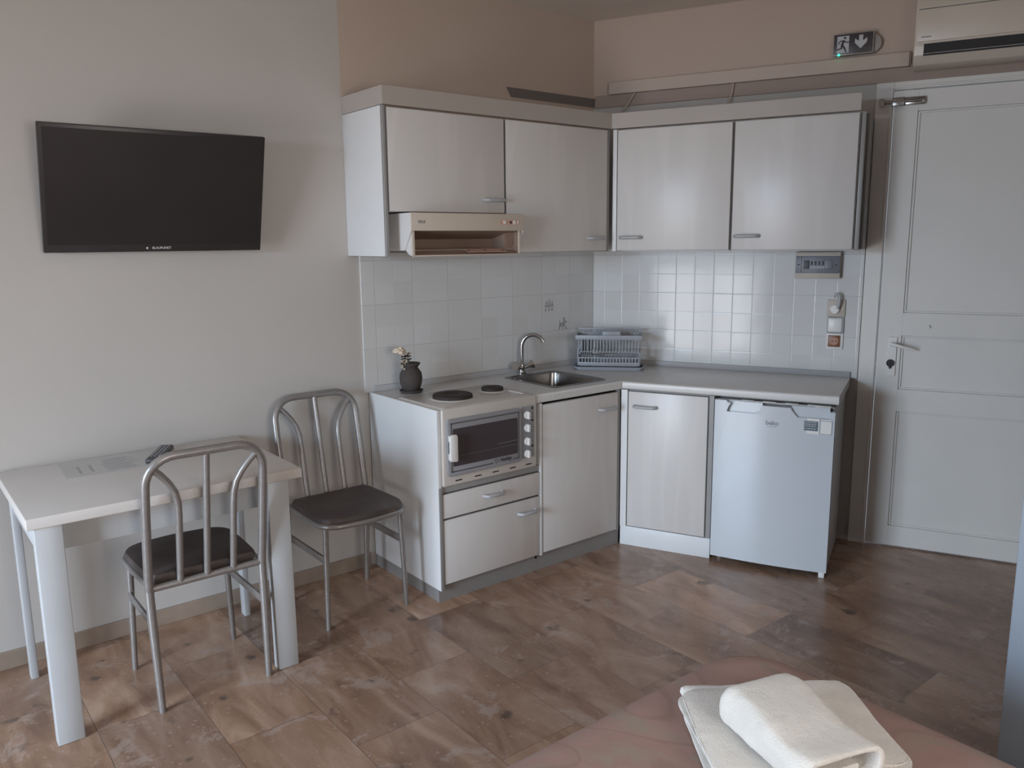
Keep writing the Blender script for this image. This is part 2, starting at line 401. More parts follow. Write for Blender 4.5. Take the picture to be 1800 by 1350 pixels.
def text_mb(txt, size, depth, place, bold=0.0, shear=0.0):
    """place: 4x4 matrix taking text plane (x right, y up, z out) to frame coordinates"""
    cu = bpy.data.curves.new('txt', 'FONT'); cu.body = txt; cu.size = size; cu.extrude = depth; cu.align_x = 'CENTER'; cu.align_y = 'CENTER'
    cu.offset = bold; cu.shear = shear; cu.resolution_u = 3
    o = bpy.data.objects.new('txt', cu); COL.objects.link(o)
    dg = bpy.context.evaluated_depsgraph_get(); dg.update()
    me = bpy.data.meshes.new_from_object(o.evaluated_get(dg))
    bpy.data.objects.remove(o); bpy.data.curves.remove(cu)
    me.transform(place); mb = MB(); mb.bm.from_mesh(me); bpy.data.meshes.remove(me); return mb
def basis(o, right, up):
    r = Vector(right).normalized(); u = Vector(up).normalized(); n = r.cross(u)
    m = Matrix((r, u, n)).transposed().to_4x4(); m.translation = Vector(o); return m
def ic(x, d):
    """world xy of the point at x in front of the left wall and d in front of the door wall"""
    a = (x-d*math.sin(TH))/math.cos(TH)
    return (a*math.cos(TH)+d*math.sin(TH), a*math.sin(TH)-d*math.cos(TH))
def bw(a, d): return (a*math.cos(TH)+d*math.sin(TH), a*math.sin(TH)-d*math.cos(TH))

# ================================================================== SETTING
ZC = 2.794
XR, YB = 4.4, -6.00
yR = XR*math.tan(TH)
LB = XR/math.cos(TH)
fl = MB().prism([(-.15, YB-.15), (XR+.15, YB-.15), (XR+.15, yR+.35), (-.15, .15)], -.1, 0); struct('floor', fl, 'floor')
ce = MB().prism([(-.15, YB-.15), (XR+.15, YB-.15), (XR+.15, yR+.35), (-.15, .15)], ZC, ZC+.1); struct('ceiling', ce, 'ceiling')
wl = MB().box(-.12, 0, YB, -1.579, 0, ZC).box(-.12, 0, -1.579, .12, 0, 2.165); wl2 = MB().box(-.12, 0, -1.579, 0.12, 2.165, ZC)
ol = struct('wall_left', wl, 'wall')
struct('wall_left.001', wl2, 'wall_warm')
# door wall with the doorway
DX0, DX1, DXL, DXR, DZ, DLZ = 1.471, 2.50, 1.554, 2.43, 2.326, 2.285
ZS = 2.326
struct('wall_front', MB().box(-.12, DX0+.01, 0, .14, 0, ZS).box(DX1-.01, LB+.15, 0, .14, 0, ZS).box(DX0+.01, DX1-.01, 0, .14, DZ-.01, ZS), 'wall', 'B')
struct('wall_front.001', MB().box(-.12, LB+.15, 0, .14, ZS, ZC), 'wall_warm', 'B')  # browner colour puts warm bounce light into the upper door wall
struct('wall_right', MB().box(XR, XR+.12, YB, -3.20, 0, ZC).box(XR, XR+.12, -2.00, yR+.1, 0, ZC).box(XR, XR+.12, -3.20, -2.00, 0, 1.05).box(XR, XR+.12, -3.20, -2.00, 2.15, ZC), 'wall')
# back wall with balcony door
bwl = MB()
for x0, x1, z0, z1 in ((-.12, 1.13, 0, ZC), (1.13, 2.57, 2.15, ZC), (2.57, XR+.12, 0, ZC)):
    bwl.box(x0, x1, YB-.15, YB, z0, z1)
struct('wall_back', bwl, 'wall')
def window(name, x0, x1, z0, z1, mull):
    f = MB(); w = .05
    f.box(x0+.005, x0+w, YB-.11, YB-.05, z0+.005, z1-.005).box(x1-w, x1-.005, YB-.11, YB-.05, z0+.005, z1-.005).box(x0+.005, x1-.005, YB-.11, YB-.05, z0+.005, z0+w).box(x0+.005, x1-.005, YB-.11, YB-.05, z1-w, z1-.005)
    f.box((x0+x1)/2-.03, (x0+x1)/2+.03, YB-.11, YB-.05, z0+w, z1-w)
    o = struct(name, f, 'frame_white')
window('window_1', 1.13, 2.57, 0.0, 2.15, True)
wy0, wy1, wz0, wz1 = -3.20, -2.00, 1.05, 2.15
w2 = MB().box(XR+.03, XR+.09, wy0+.003, wy0+.05, wz0+.003, wz1-.003).box(XR+.03, XR+.09, wy1-.05, wy1-.003, wz0+.003, wz1-.003).box(XR+.03, XR+.09, wy0+.05, wy1-.05, wz0+.003, wz0+.05).box(XR+.03, XR+.09, wy0+.05, wy1-.05, wz1-.05, wz1-.003)
struct('added_fill_window', w2, 'frame_white')  # unseen window, added with its wall opening to let the warm fill in
# marble skirting of the left wall
struct('baseboard_left', MB().box(0.0, .012, YB+.01, -1.53, 0, .07, .002), 'skirting')
# cable trunk and plaster band above the kitchen
M['band'] = plain('shaded_plaster_band', srgb(158, 140, 129), .6, noise=.03)  # plaster band darkened, the shade of an underside put into its colour
struct('trim_1', MB().box(.01, DX1+.6, -.012, 0, 2.326, 2.392, .003), 'band', 'B')
tr = MB().box(.10, 1.607, -.030, -.0005, 2.392, 2.457, .003).box(1.600, 1.612, -.020, -.0005, 2.397, 2.450)
struct('trim_2', tr, 'trunk', 'B')
struct('trim_3', MB().prism([(-.63, 2.380), (-.60, 2.335), (-.005, 2.335), (-.005, 2.380)], .0005, .010, 'x'), 'grey_blue_dark')  # dark strip stands in for the shade of a recess, no real ledge

# glazed tiles: object x runs along the wall
def tiles(name, along, z0, z1, thick, frame, origin, flip, ext):
    pass
tA = MB().box(0, 1.522, -.009, 0, 0, .665, 0)
oA = mkobj('trim_4', tA, 'tile', None, (0, 0, 0), sm=False); oA['kind'] = 'structure'
# origin chosen so that joints fall where the photo has them (vertical joints at y = -1.452 ...)
me = oA.data
for v in me.vertices:                                  # local x: 0 at a joint line
    v.co.x = v.co.x - .0705; v.co.z = v.co.z + .0
oA.location = (0, -1.522+.0705, .8775); oA.rotation_euler = (0, 0, math.pi/2)
tB = MB().box(0.01, 1.466, -.009, 0, 0, .665, 0)
oB = mkobj('trim_5', tB, 'tile', None, (0.0, 0, 0), sm=False); oB['kind'] = 'structure'
for v in oB.data.vertices: v.co.x -= .082
o_ = Matrix.Rotation(TH, 4, 'Z') @ Vector((.082, 0, .8775)); oB.location = o_; oB.rotation_euler = (0, 0, TH)

def decor(y, z, kind):
    m = MB(); X0, X1 = .0092, .0100
    def q(pts): m.prism([(y+a*.001, z+b*.001) for a, b in pts], X0, X1, 'x')
    if kind == 0:
        q([(-30, -8), (32, -6), (34, 6), (-32, 6)]); q([(-2, 6), (14, 8), (6, 42)]); q([(-24, 8), (-8, 8), (-10, 22), (-26, 24)]); q([(20, 6), (30, 6), (28, 26), (22, 28)])
        q([(-30, -30), (-16, -30), (-20, -14), (-30, -16)]); q([(-4, -30), (6, -30), (4, -10), (-6, -10)]); q([(16, -28), (30, -28), (30, -12), (16, -12)]); q([(-10, 20), (-6, 20), (-9, 40)])
    else:
        q([(-28, -20), (-8, -20), (-8, 8), (-24, 10)]); q([(2, -20), (20, -20), (18, 34), (6, 36)]); q([(-8, -14), (2, -14), (2, 6), (-8, 4)])
        q([(-30, -34), (-20, -34), (-22, -20), (-30, -20)]); q([(20, -34), (36, -34), (26, -14)]); q([(-2, -34), (8, -34), (6, -20), (-2, -20)]); q([(20, 4), (34, 4), (34, 14), (20, 14)]); q([(-26, 12), (-20, 12), (-24, 26)])
    return m
for k, (y, z) in enumerate(((-.349, 1.232), (-.246, 1.125))):
    o = mkobj('tile_picture', decor(y, z, k), 'print', None, (0, y, z)); o.location = (0, y, z)
    props(o, ['small printed motif with a pointed top, higher of the two printed tiles', 'small printed motif on the lower tile, nearer the dish rack'][k], 'tile picture', 'printed tile pictures above the sink')

# ------------------------------------------------------------------ door_1
def door():
    fr = MB().box(DX0, DXL-.003, -.018, .10, 0, DZ, .003).box(DXR+.003, DX1, -.018, .10, 0, DZ, .003).box(DXL-.003, DXR+.003, -.018, .10, DLZ+.003, DZ, .003)
    fr.box(DXL-.018, DXL-.008, -.024, -.018, 0, DLZ+.012, .002).box(DXL-.018, DXR+.01, -.024, -.018, DLZ+.010, DLZ+.020, .002)
    d = struct('door_1', fr, 'door', 'B')
    lf = MB()
    P = [(.06, .114-.004), (.721, .835), (1.106, 1.222), (2.186, DLZ)]
    # stiles and rails in front, recessed panels behind
    a0, a1, p0, p1 = DXL, DXR, 1.66, DXR-.106
    y0, y1 = -.012, .030
    lf.box(a0, p0, y0, y1, .008, DLZ-.002, .002).box(p1, a1, y0, y1, .008, DLZ-.002, .002)
    for z0, z1 in ((.008, .114), (.721, .835), (1.106, 1.222), (2.186, DLZ-.002)): lf.box(p0-.001, p1+.001, y0, y1, z0, z1, .002)
    lf.box(p0-.005, p1+.005, .002, .022, .01, DLZ-.01)
    for z0, z1 in ((.114, .721), (.835, 1.106), (1.222, 2.186)):       # mouldings
        for q in ((p0, p0+.012, z0, z1), (p1-.012, p1, z0, z1), (p0, p1, z0, z0+.010), (p0, p1, z1-.010, z1)):
            lf.box(q[0], q[1], -.005, .004, q[2], q[3], .003)
    leaf = struct('door_leaf', lf, 'door', parent=d)
    pl = MB().box(1.600, 1.642, -.020, -.0125, .902, 1.100, .002); struct('handle_plate', pl, 'white_plastic', parent=leaf)
    hd = MB().tube([(1.617, -.018, 1.062), (1.617, -.050, 1.066), (1.630, -.062, 1.066), (1.665, -.064, 1.056), (1.720, -.058, 1.044)], .0085, 10, rs=[.010, .009, .0085, .008, .0065])
    smooth(struct('door_handle', hd, 'white_plastic', parent=leaf))
    lk = MB().cyl((1.617, -.0205, .968), (0, -1, 0), .0185, .010, 24).box(1.612, 1.622, -.032, -.020, .940, .958, .002)
    smooth(struct('lock_cylinder', lk, 'dark', parent=leaf))
    bt = MB().cyl((1.60, -.0365, 2.232), (1, 0, 0), .008, .075, 14).cyl((1.50, -.0365, 2.230), (1, 0, 0), .007, .10, 14).box(1.49, 1.51, -.046, -.0245, 2.212, 2.248, .002).box(1.545, 1.60, -.042, -.0245, 2.212, 2.250, .003).box(1.600, 1.690, -.034, -.0125, 2.214, 2.250, .006)
    smooth(struct('slide_bolt', bt, 'steel', parent=leaf))
    kn = MB().cyl((1.776, -.0125, 1.156), (0, -1, 0), .007, .012, 16); smooth(struct('peg', kn, 'white_plastic', parent=leaf))
door()

# ================================================================== UPPER CABINETS
ZB, ZT, ZK = 1.533, 2.160, 2.238
XU, DU = .3645, .353
cA = ic(XU, DU)          # inner front corner
def handleY(x, y0, y1, z, out=1, r=.0085):      # bar handle running along y on a face at x
    return MB().tube([(x, y0, z), (x+.012, y0+.002, z), (x+.024, y0+.012, z), (x+.026, (y0+y1)/2, z), (x+.024, y1-.012, z), (x+.012, y1-.002, z), (x, y1, z)], r, 12)
def handleX(d, a0, a1, z, r=.0085):             # bar handle running along a on a face at depth d (B frame: local y = -d)
    return MB().tube([(a0, -d, z), (a0+.002, -d-.012, z), (a0+.012, -d-.024, z), ((a0+a1)/2, -d-.026, z), (a1-.012, -d-.024, z), (a1-.002, -d-.012, z), (a1, -d, z)], r, 12)
def slab_door(T, x0, x1, y0, y1, z0, z1, nm='door', face='x', mat='wood'):
    """door leaf with grey edge band round it"""
    m = MB(); e = .0022
    if face == 'x':
        m.box(x0+.004, x1, y0+e, y1-e, z0+e, z1-e, .0015); d = T.part(nm, m, mat)
        k = MB().box(x0, x1-.002, y0, y1, z0, z1, .001); T.part('edge_band', k, 'edge', d)
    else:                                        # face toward -y
        m.box(x0+e, x1-e, y0, y1-.004, z0+e, z1-e, .0015); d = T.part(nm, m, mat)
        k = MB().box(x0, x1, y0+.002, y1, z0, z1, .001); T.part('edge_band', k, 'edge', d)
    return d
# cabinet over the hood
T = Thing('wall_cabinet', 'short white wall cabinet above the range hood, leftmost of the upper row', 'cabinet', (0, -1.579, ZB), group='upper kitchen cabinets')
T.part('side_panel', MB().box(.001, .343, -1.579, -1.561, ZB, ZT, .001), 'laminate')
T.part('side_trim', MB().box(.343, .3600, -1.579, -1.564, ZB, ZT, .002), 'edge')
T.part('body', MB().box(.001, .340, -1.560, -.932, 1.722, ZT-.002), 'laminate')
d = slab_door(T, .3435, XU, -1.560, -.935, 1.722, ZT-.006)
T.part('handle', handleY(XU, -1.060, -.945, 1.782), 'handle', d)
# corner cabinet
T = Thing('wall_cabinet', 'tall plain white wall cabinet right of the range hood, hinged at the inside corner', 'cabinet', (0, -.93, ZB), group='upper kitchen cabinets')
T.part('body', MB().prism([(.010, -.930), (.340, -.930), (.340, cA[1]-.012), (.010, -.06)], ZB+.001, ZT-.002), 'laminate')
d = slab_door(T, .3435, XU, -.926, -.252, ZB+.004, ZT-.006)
T.part('handle', handleY(XU, -.392, -.282, 1.604), 'handle', d)
T.part('corner_filler', MB().box(.3435, .358, -.249, cA[1]-.008, ZB+.002, ZT-.003, .001), 'edge')
# two cabinets on the door wall
aC = (XU-DU*math.sin(TH))/math.cos(TH)
for k, (a0, a1, lab) in enumerate(((.272, .862, 'white ash-grained wall cabinet between the inside corner and the rightmost one'), (.872, 1.432, 'rightmost white wall cabinet, above the fuse box beside the door'))):
    T = Thing('wall_cabinet', lab, 'cabinet', (a0, 0, ZB), 'B', group='upper kitchen cabinets')
    b0 = a0 if k else .30
    T.part('body', MB().box(b0, a1+.004, -.330, -.010 if k == 0 else -.010, ZB+.001, ZT-.002), 'laminate')
    d = slab_door(T, a0, a1, -DU, -.3335, ZB+.004, ZT-.006, face='y')
    h0 = .295 if k == 0 else .890
    T.part('handle', handleX(DU, h0, h0+.115, 1.605), 'handle', d)
    if k == 0:
        T.part('corner_filler', MB().box(aC+.006, .268, -.348, -.3335, ZB+.002, ZT-.003, .001), 'laminate')
    else:
        T.part('end_panel', MB().box(1.4385, 1.456, -.335, -.010, ZB+.002, ZT-.002, .001), 'edge')
        T.part('end_filler', MB().box(1.456, 1.4695, -.262, -.002, ZB+.004, ZT-.002, .004), 'edge')
# cornice: one continuous board round the front
co = MB()
t_ = .016
def polyA(x, d): return ic(x, d)
p = [(0.001, -1.5795), (XU+.002, -1.5795), (XU+.002, ic(XU+.002, DU+.002)[1]), bw(1.434, DU+.002), bw(1.434, DU+.002-t_), ic(XU+.002-t_, DU+.002-t_), (XU+.002-t_, -1.5795+t_), (0.001, -1.5795+t_)]
co.prism(p, ZT+.002, ZK, 'z')
single('cornice', 'long pale cornice board running over the tops of all the upper cabinets', 'cornice', co, 'cornice', (0, -1.579, ZT))

# range hood
T = Thing('range_hood', 'cream slim range hood with its visor pulled open under the short wall cabinet', 'range hood', (0, -1.21, ZB))
y0, y1 = -1.500, -.872
prof = [(.002, 1.7165), (.428, 1.7165), (.430, 1.640), (.372, 1.556), (.002, 1.556)]
# shell: the hood sits against the wall under the short cabinet; its front stands before the neighbouring door
yb = -.936
T.part('side_cheek', MB().prism(prof, y0, y0+.012, 'y', .002), 'hood_white')
T.part('side_cheek', MB().prism([(.370, 1.7165), (.428, 1.7165), (.430, 1.640), (.372, 1.556), (.370, 1.556)], y1-.012, y1, 'y', .001), 'hood_white')
fa = MB().box(.412, .432, y0+.002, y1-.002, 1.640, 1.7175, .004).box(.002, .42, y0+.012, yb, 1.706, 1.716).box(.370, .42, yb, y1-.012, 1.706, 1.716)
fp = T.part('fascia', fa, 'hood')
T.part('filter', MB().prism([(.410, 1.646), (.410, 1.640), (.26, 1.604), (.26, 1.610)], y0+.013, yb, 'y').box(.255, .262, y0+.013, yb, 1.557, 1.610).prism([(.410, 1.646), (.410, 1.640), (.370, 1.632), (.370, 1.640)], yb, y1-.013, 'y'), 'hood_in')
T.part('inner_lining', MB().prism([(.262, 1.558), (.262, 1.604), (.415, 1.640), (.371, 1.558)], y0+.0125, y0+.015, 'y').prism([(.376, 1.566), (.376, 1.632), (.415, 1.640)], y1-.015, y1-.0125, 'y').box(.366, .370, yb, y1-.012, 1.556, 1.640).box(.262, .366, yb-.003, yb, 1.557, 1.63).box(.262, .371, y0+.015, yb-.003, 1.557, 1.560), 'hood_in')
vs = MB()
vy0, vy1 = y0+.010, y1-.018
vs.box(.418, .426, vy0, vy0+.012, 1.533, 1.640, .001).box(.418, .426, vy1-.012, vy1, 1.533, 1.640, .001).box(.418, .426, vy0, vy1, 1.530, 1.536, .001)
T.part('visor_frame', vs, 'hood')
for yy in (vy0, vy1-.004):
    T.part('visor_side', MB().prism([(.418, 1.640), (.418, 1.533), (.398, 1.537), (.378, 1.550), (.366, 1.562)], yy, yy+.004, 'y'), 'hood_white' if yy == vy0 else 'hood_in')
T.part('visor_panel', MB().prism([(.418, 1.534), (.418, 1.531), (.372, 1.551), (.372, 1.554)], vy0+.004, vy1-.004, 'y'), 'hood_in')
st = MB().prism([(.417, 1.5450), (.417, 1.5435), (.385, 1.5560), (.385, 1.5575)], -1.19, -.965, 'y'); so = T.part('metal_strip', st, 'hood_strip')
for yy in (-1.175, -1.085, -.98): T.part('screw', MB().cyl((.400, yy, 1.5515), (.3, 0, .9), .004, .003, 12), 'dark', so)
cp = MB().prism(rrect(-1.020, -.905, 1.668, 1.690, .010), .4315, .4335, 'x'); cpo = T.part('switch_panel', cp, 'hood_strip')
for sa, sb in ((-.999, -.984), (-.940, -.926), (-.916, -.911)): T.part('slide_switch', MB().box(.433, .4365, sa, sb, 1.671, 1.687, .002), 'white_plastic', cpo)
T.part('indicator', MB().cyl((.433, -.955, 1.679), (1, 0, 0), .006, .002, 16), 'dark', cpo)
T.part('lettering', text_mb('SOLE', .016, .0004, basis((.4326, -1.445, 1.678), (0, 1, 0), (0, 0, 1)), .0005), 'logo_grey', fp)

# ================================================================== WORKTOP
H, HB = .880, .838
XW, DW = .606, .587
iw = ic(XW, DW)
W2 = 1.435
def worktop():
    bm = bmesh.new()
    outer = [(.010, -1.4865), (.235, -1.4865), (.235, -.950), (XW, -.950), (XW, iw[1]), bw(W2, DW), bw(W2, .010), ic(.010, .010)]
    hole = rrect(.125, .520, -.755, -.412, .035, 5)
    # bridge outer polygon and hole by triangle fill
    def ring(pts, z):
        vs = [bm.verts.new((x, y, z)) for x, y in pts]
        return vs, [bm.edges.new((vs[i], vs[(i+1) % len(vs)])) for i in range(len(vs))]
    rings = []
    for z in (H, HB):
        vo, eo = ring(outer, z); vh, eh = ring(hole, z)
        bmesh.ops.triangle_fill(bm, edges=eo+eh, use_beauty=True); rings.append((vo, vh))
    for k in (0, 1):
        A, B = rings[0][k], rings[1][k]
        for i in range(len(A)): bm.faces.new((A[i], A[(i+1) % len(A)], B[(i+1) % len(A)], B[i]))
    bmesh.ops.recalc_face_normals(bm, faces=bm.faces[:])
    # round the front nosing
    ed = [e for e in bm.edges if abs(e.verts[0].co.z-e.verts[1].co.z) < 1e-5 and len(e.link_faces) == 2 and any(abs(f.normal.z) < .1 for f in e.link_faces)
          and all((abs(v.co.x-XW) < 1e-3 and v.co.y > -.96) or abs((v.co.x*math.sin(TH)-v.co.y*math.cos(TH))-DW) < 1e-3 for v in e.verts)]
    bmesh.ops.bevel(bm, geom=ed, offset=.011, segments=4, profile=.5, affect='EDGES')
    m = MB(); m.bm.free(); m.bm = bm; return m
T = Thing('worktop', 'pale grey-white L-shaped kitchen worktop bent at the inside corner', 'worktop', (0, -1.506, HB))
T.part('countertop', worktop(), 'worktop')
T.part('upstand', MB().prism([(.010, -1.480), (.024, -1.480), (.024, ic(.024, .024)[1]), bw(W2-.002, .024), bw(W2-.002, .0095), ic(.0095, .0095)], H, H+.029, 'z', .002), 'lip')
T.part('end_cap', MB().box(.237, XW-.002, -.9510, -.9498, HB-.002, H+.001), 'white_plastic')

# sink
def bowl_rings(rs, n=6):
    bm = bmesh.new(); R = []
    for (x0, x1, y0, y1, r, z) in rs:
        R.append([bm.verts.new((x, y, z)) for x, y in rrect(x0, x1, y0, y1, r, n)])
    for A, B in zip(R, R[1:]):
        for i in range(len(A)): bm.faces.new((A[i], A[(i+1) % len(A)], B[(i+1) % len(A)], B[i]))
    bm.faces.new(R[-1])
    bmesh.ops.recalc_face_normals(bm, faces=bm.faces[:])
    m = MB(); m.bm.free(); m.bm = bm; return m
T = Thing('kitchen_sink', 'square stainless steel sink bowl set into the worktop near the corner', 'sink', (.32, -.58, H))
sx0, sx1, sy0, sy1 = .112, .530, -.768, -.398
T.part('bowl', bowl_rings([(sx0, sx1, sy0, sy1, .030, H+.0005), (sx0+.003, sx1-.003, sy0+.003, sy1-.003, .030, H+.004), (sx0+.020, sx1-.020, sy0+.020, sy1-.020, .035, H+.003),
       (sx0+.030, sx1-.030, sy0+.030, sy1-.030, .040, H-.004), (sx0+.040, sx1-.040, sy0+.040, sy1-.040, .050, H-.12), (sx0+.065, sx1-.065, sy0+.065, sy1-.065, .050, H-.145)]), 'steel')
T.part('drain', MB().lathe([(.030, 0), (.034, .003), (.024, .003), (.020, .0), (.0, .0)], (.32, -.58, H-.1448)), 'chrome')

# faucet
T = Thing('faucet', 'chrome two-knob mixer tap with a swan-neck spout behind the sink', 'faucet', (.068, -.595, H))
fx, fy = .072, -.600
T.part('base', MB().lathe([(.026, 0), (.026, .006), (.020, .010), (.018, .030), (.020, .045), (.016, .058), (.012, .064), (.0, .064)], (fx, fy, H+.0005)), 'chrome')
pts = [(fx, fy, H+.06), (fx, fy, H+.11)]
ux, uy = .72, .69; Rr = .062
for i in range(11):
    an = math.radians(180-i*15.5)
    pts.append((fx+ux*(Rr+Rr*math.cos(an)), fy+uy*(Rr+Rr*math.cos(an)), H+.148+Rr*1.05*math.sin(an)))
T.part('spout', MB().tube(pts, .0108, 14), 'chrome')
for sgn, nm in ((-1, 'knob'), (1, 'knob')):
    k = MB(); cx_, cy_ = fx+.012, fy+sgn*.030
    k.cyl((fx, fy+sgn*.012, H+.030), (.35, sgn*.8, .35), .011, .028, 16)
    c0 = Vector((fx, fy+sgn*.012, H+.030))+Vector((.35, sgn*.8, .35)).normalized()*.028
    k.cyl(c0, (.35, sgn*.8, .35), .013, .030, 6, r2=.029, bev=.002)
    T.part(nm, k, 'chrome')

# ================================================================== BASE CABINETS
XF = .603
yp = -1.506
T = Thing('base_cabinet', 'white base cabinet carrying the mini oven, two drawers below it, nearest the chairs', 'cabinet', (.3, -1.22, 0), group='base kitchen cabinets')
T.part('side_panel', MB().box(.013, XF, yp, yp+.0185, .060, H+.001, .001), 'laminate')
T.part('side_panel', MB().box(.010, XF-.022, -.9450, -.9300, .060, HB-.003, .001), 'laminate')
T.part('shelf', MB().box(.010, XF-.03, yp+.020, -.947, .518, .534), 'laminate')
T.part('rail', MB().box(XF-.022, XF-.004, yp+.019, -.928, .508, .536, .001), 'edge')
d = slab_door(T, XF-.0185, XF, yp+.021, -.928, .390, .503, 'drawer'); T.part('handle', handleY(XF, -1.262, -1.155, .452), 'handle', d)
d = slab_door(T, XF-.0185, XF, yp+.021, -.928, .084, .384, 'drawer'); T.part('handle', handleY(XF, -1.062, -.955, .322), 'handle', d)
T.part('front_trim', MB().box(XF-.001, XF+.003, yp, yp+.018, .060, .535, .001), 'edge')
T.part('plinth', MB().box(XF-.040, XF-.022, yp+.002, -.928, 0, .078), 'kick_grey')
T.part('plinth_return', MB().box(.015, XF-.041, yp+.004, yp+.016, 0, .058), 'kick_grey')
# sink unit
T = Thing('base_cabinet', 'white base cabinet with one tall door under the sink, right of the mini oven', 'cabinet', (.3, -.65, 0), group='base kitchen cabinets')
T.part('side_panel', MB().box(.010, XF-.022, -.9265, -.9130, .078, HB-.003), 'laminate')
T.part('side_trim', MB().box(XF-.020, XF+.001, -.9270, -.9120, .080, HB-.003, .001), 'laminate')
T.part('bottom_panel', MB().prism([(.010, -.912), (XF-.03, -.912), (XF-.03, -.40), (.010, -.40)], .078, .094), 'laminate')
d = slab_door(T, XF-.0185, XF, -.909, -.398, .088, HB-.010); T.part('handle', handleY(XF, -.535, -.425, .752), 'handle', d)
T.part('corner_post', MB().prism([(XF-.022, -.395), (XF-.006, -.395), (XF-.006, ic(XF-.006, DW-.004)[1]-.008), (XF-.022, ic(XF-.022, DW-.004)[1]-.008)], .080, HB-.002), 'edge')
T.part('plinth', MB().box(XF-.040, XF-.022, -.9270, -.362, 0, .078), 'kick_grey')
# right unit
aF = (XF-(DW-.004)*math.sin(TH))/math.cos(TH)
T = Thing('base_cabinet', 'narrow white base cabinet with a bright white plinth, left of the refrigerator', 'cabinet', (.63, -.3, 0), 'B', group='base kitchen cabinets')
T.part('body', MB().box(aF+.008, .866, -.560, -.012, .104, HB-.002), 'edge')
T.part('front_post', MB().prism([(aF-.006, -.583), (.425, -.583), (.425, -.562), (aF-.014, -.562)], .104, HB-.002), 'laminate')
d = slab_door(T, .429, .840, -.584, -.5635, .108, HB-.008, face='y'); T.part('handle', handleX(.584, .463, .580, .755), 'handle', d)
T.part('shaded_side_edge', MB().box(.843, .8665, -.574, -.562, .104, HB-.002), 'edge')  # grey colour carries the shade on the set-back panel edge
T.part('plinth', MB().box(aF-.006, .868, -.578, -.562, 0, .1035, .001), 'kick_white')

# ================================================================== MINI OVEN WITH HOB
T = Thing('mini_oven', 'off-white tabletop oven with two hotplates sunk between side panel and worktop', 'oven', (.42, -1.22, .535))
oy0, oy1, ox = -1.486, -.9525, .612
body = MB().box(.238, ox, oy0, oy1, .536, .884, .010, 3)
T.part('body', body, 'enamel')
T.part('top_tray', MB().prism(rrect(.246, ox-.012, oy0+.010, oy1-.012, .02), .884, .8865, 'z', .001), 'enamel')
for cx_, cy_, r in ((.425, -1.300, .092), (.400, -1.052, .053)):
    h = T.part('hotplate', MB().lathe([(r, 0), (r, .012), (r-.004, .015), (r*.35, .015), (r*.32, .013), (0, .013)], (cx_, cy_, .8905), 48), 'hob')
    T.part('plate_rim', MB().lathe([(r+.013, 0), (r+.012, .003), (r+.002, .0045), (r+.001, .0)], (cx_, cy_, .8862), 48), 'enamel', h)
T.part('top_trim', MB().box(.45, .56, -1.00, -.985, .886, .8885, .001), 'white_plastic')
f0 = ox+.0005
dr = MB().prism(rrect(-1.468, -1.055, .583, .838, .018), f0, f0+.014, 'x', .003)
d = T.part('oven_door', dr, 'stove_grey')
gl = MB().prism(rrect(-1.441, -1.083, .628, .795, .006), f0+.0142, f0+.0165, 'x'); g = T.part('glass', gl, 'black_glass', d)
fr = MB()
for z0, z1, a, b in ((.602, .607, -1.452, -1.225), (.602, .607, -1.110, -1.072), (.817, .822, -1.452, -1.072)): fr.box(f0+.014, f0+.0155, a, b, z0, z1)
fr.box(f0+.014, f0+.0155, -1.452, -1.447, .602, .822).box(f0+.014, f0+.0155, -1.077, -1.072, .602, .822)
T.part('door_groove', fr, 'edge_dark', d)
rk = MB().tube([(f0+.0172, -1.20, .690), (f0+.0172, -1.09, .692)], .0007, 6).tube([(f0+.0172, -1.43, .672), (f0+.0172, -1.09, .672)], .0004, 6); T.part('oven_rack', rk, 'stove_grey', d)
T.part('lettering', text_mb('Hobby', .024, .0005, basis((f0+.0146, -1.150, .612), (0, 1, 0), (0, 0, 1)), .0007), 'logo_dark', d)
em = MB()
for q in range(3):
    an = math.radians(90+q*120); em.tube([(f0+.0150, -1.205+.0085*math.cos(an+k*.25)+.003*math.sin(k), .612+.0085*math.sin(an+k*.25)) for k in range(7)], .0011, 6)
T.part('emblem', em, 'logo_dark', d)
hn = MB().prism([(-1.478+.006, .660), (-1.438, .655), (-1.434, .660), (-1.434, .768), (-1.440, .776), (-1.462, .776), (-1.472, .766)], f0+.030, f0+.044, 'x', .003)
hn.box(f0+.013, f0+.034, -1.466, -1.440, .742, .770, .003).box(f0+.013, f0+.034, -1.466, -1.440, .660, .690, .003)
T.part('handle', hn, 'white_plastic', d)
cp = T.part('control_panel', MB().box(f0, f0+.004, -1.046, -.972, .590, .838, .002), 'stove_grey')
for z in (.797, .736, .672, .612):
    kb = MB().cyl((f0+.004, -1.018, z), (1, 0, 0), .0195, .012, 28, r2=.018, bev=.002).box(f0+.014, f0+.027, -1.024, -1.012, z-.018, z+.018, .003)
    T.part('knob', kb, 'white_plastic', cp)
for z in (.826, .768, .645): T.part('indicator', MB().cyl((f0+.004, -.985, z), (1, 0, 0), .0055, .003, 16), 'dark', cp)
for z in (.80, .785, .735, .722, .712, .70, .69, .668, .618, .604): T.part('scale_mark', MB().box(f0+.004, f0+.0046, -.990, -.983, z, z+.0022), 'logo_dark', cp)
for yy in (-1.405, -1.300, -1.200, -1.100, -1.005): T.part('vent_slot', MB().box(f0-.0005, f0+.0012, yy-.018, yy+.018, .555, .5605, .001), 'dark')

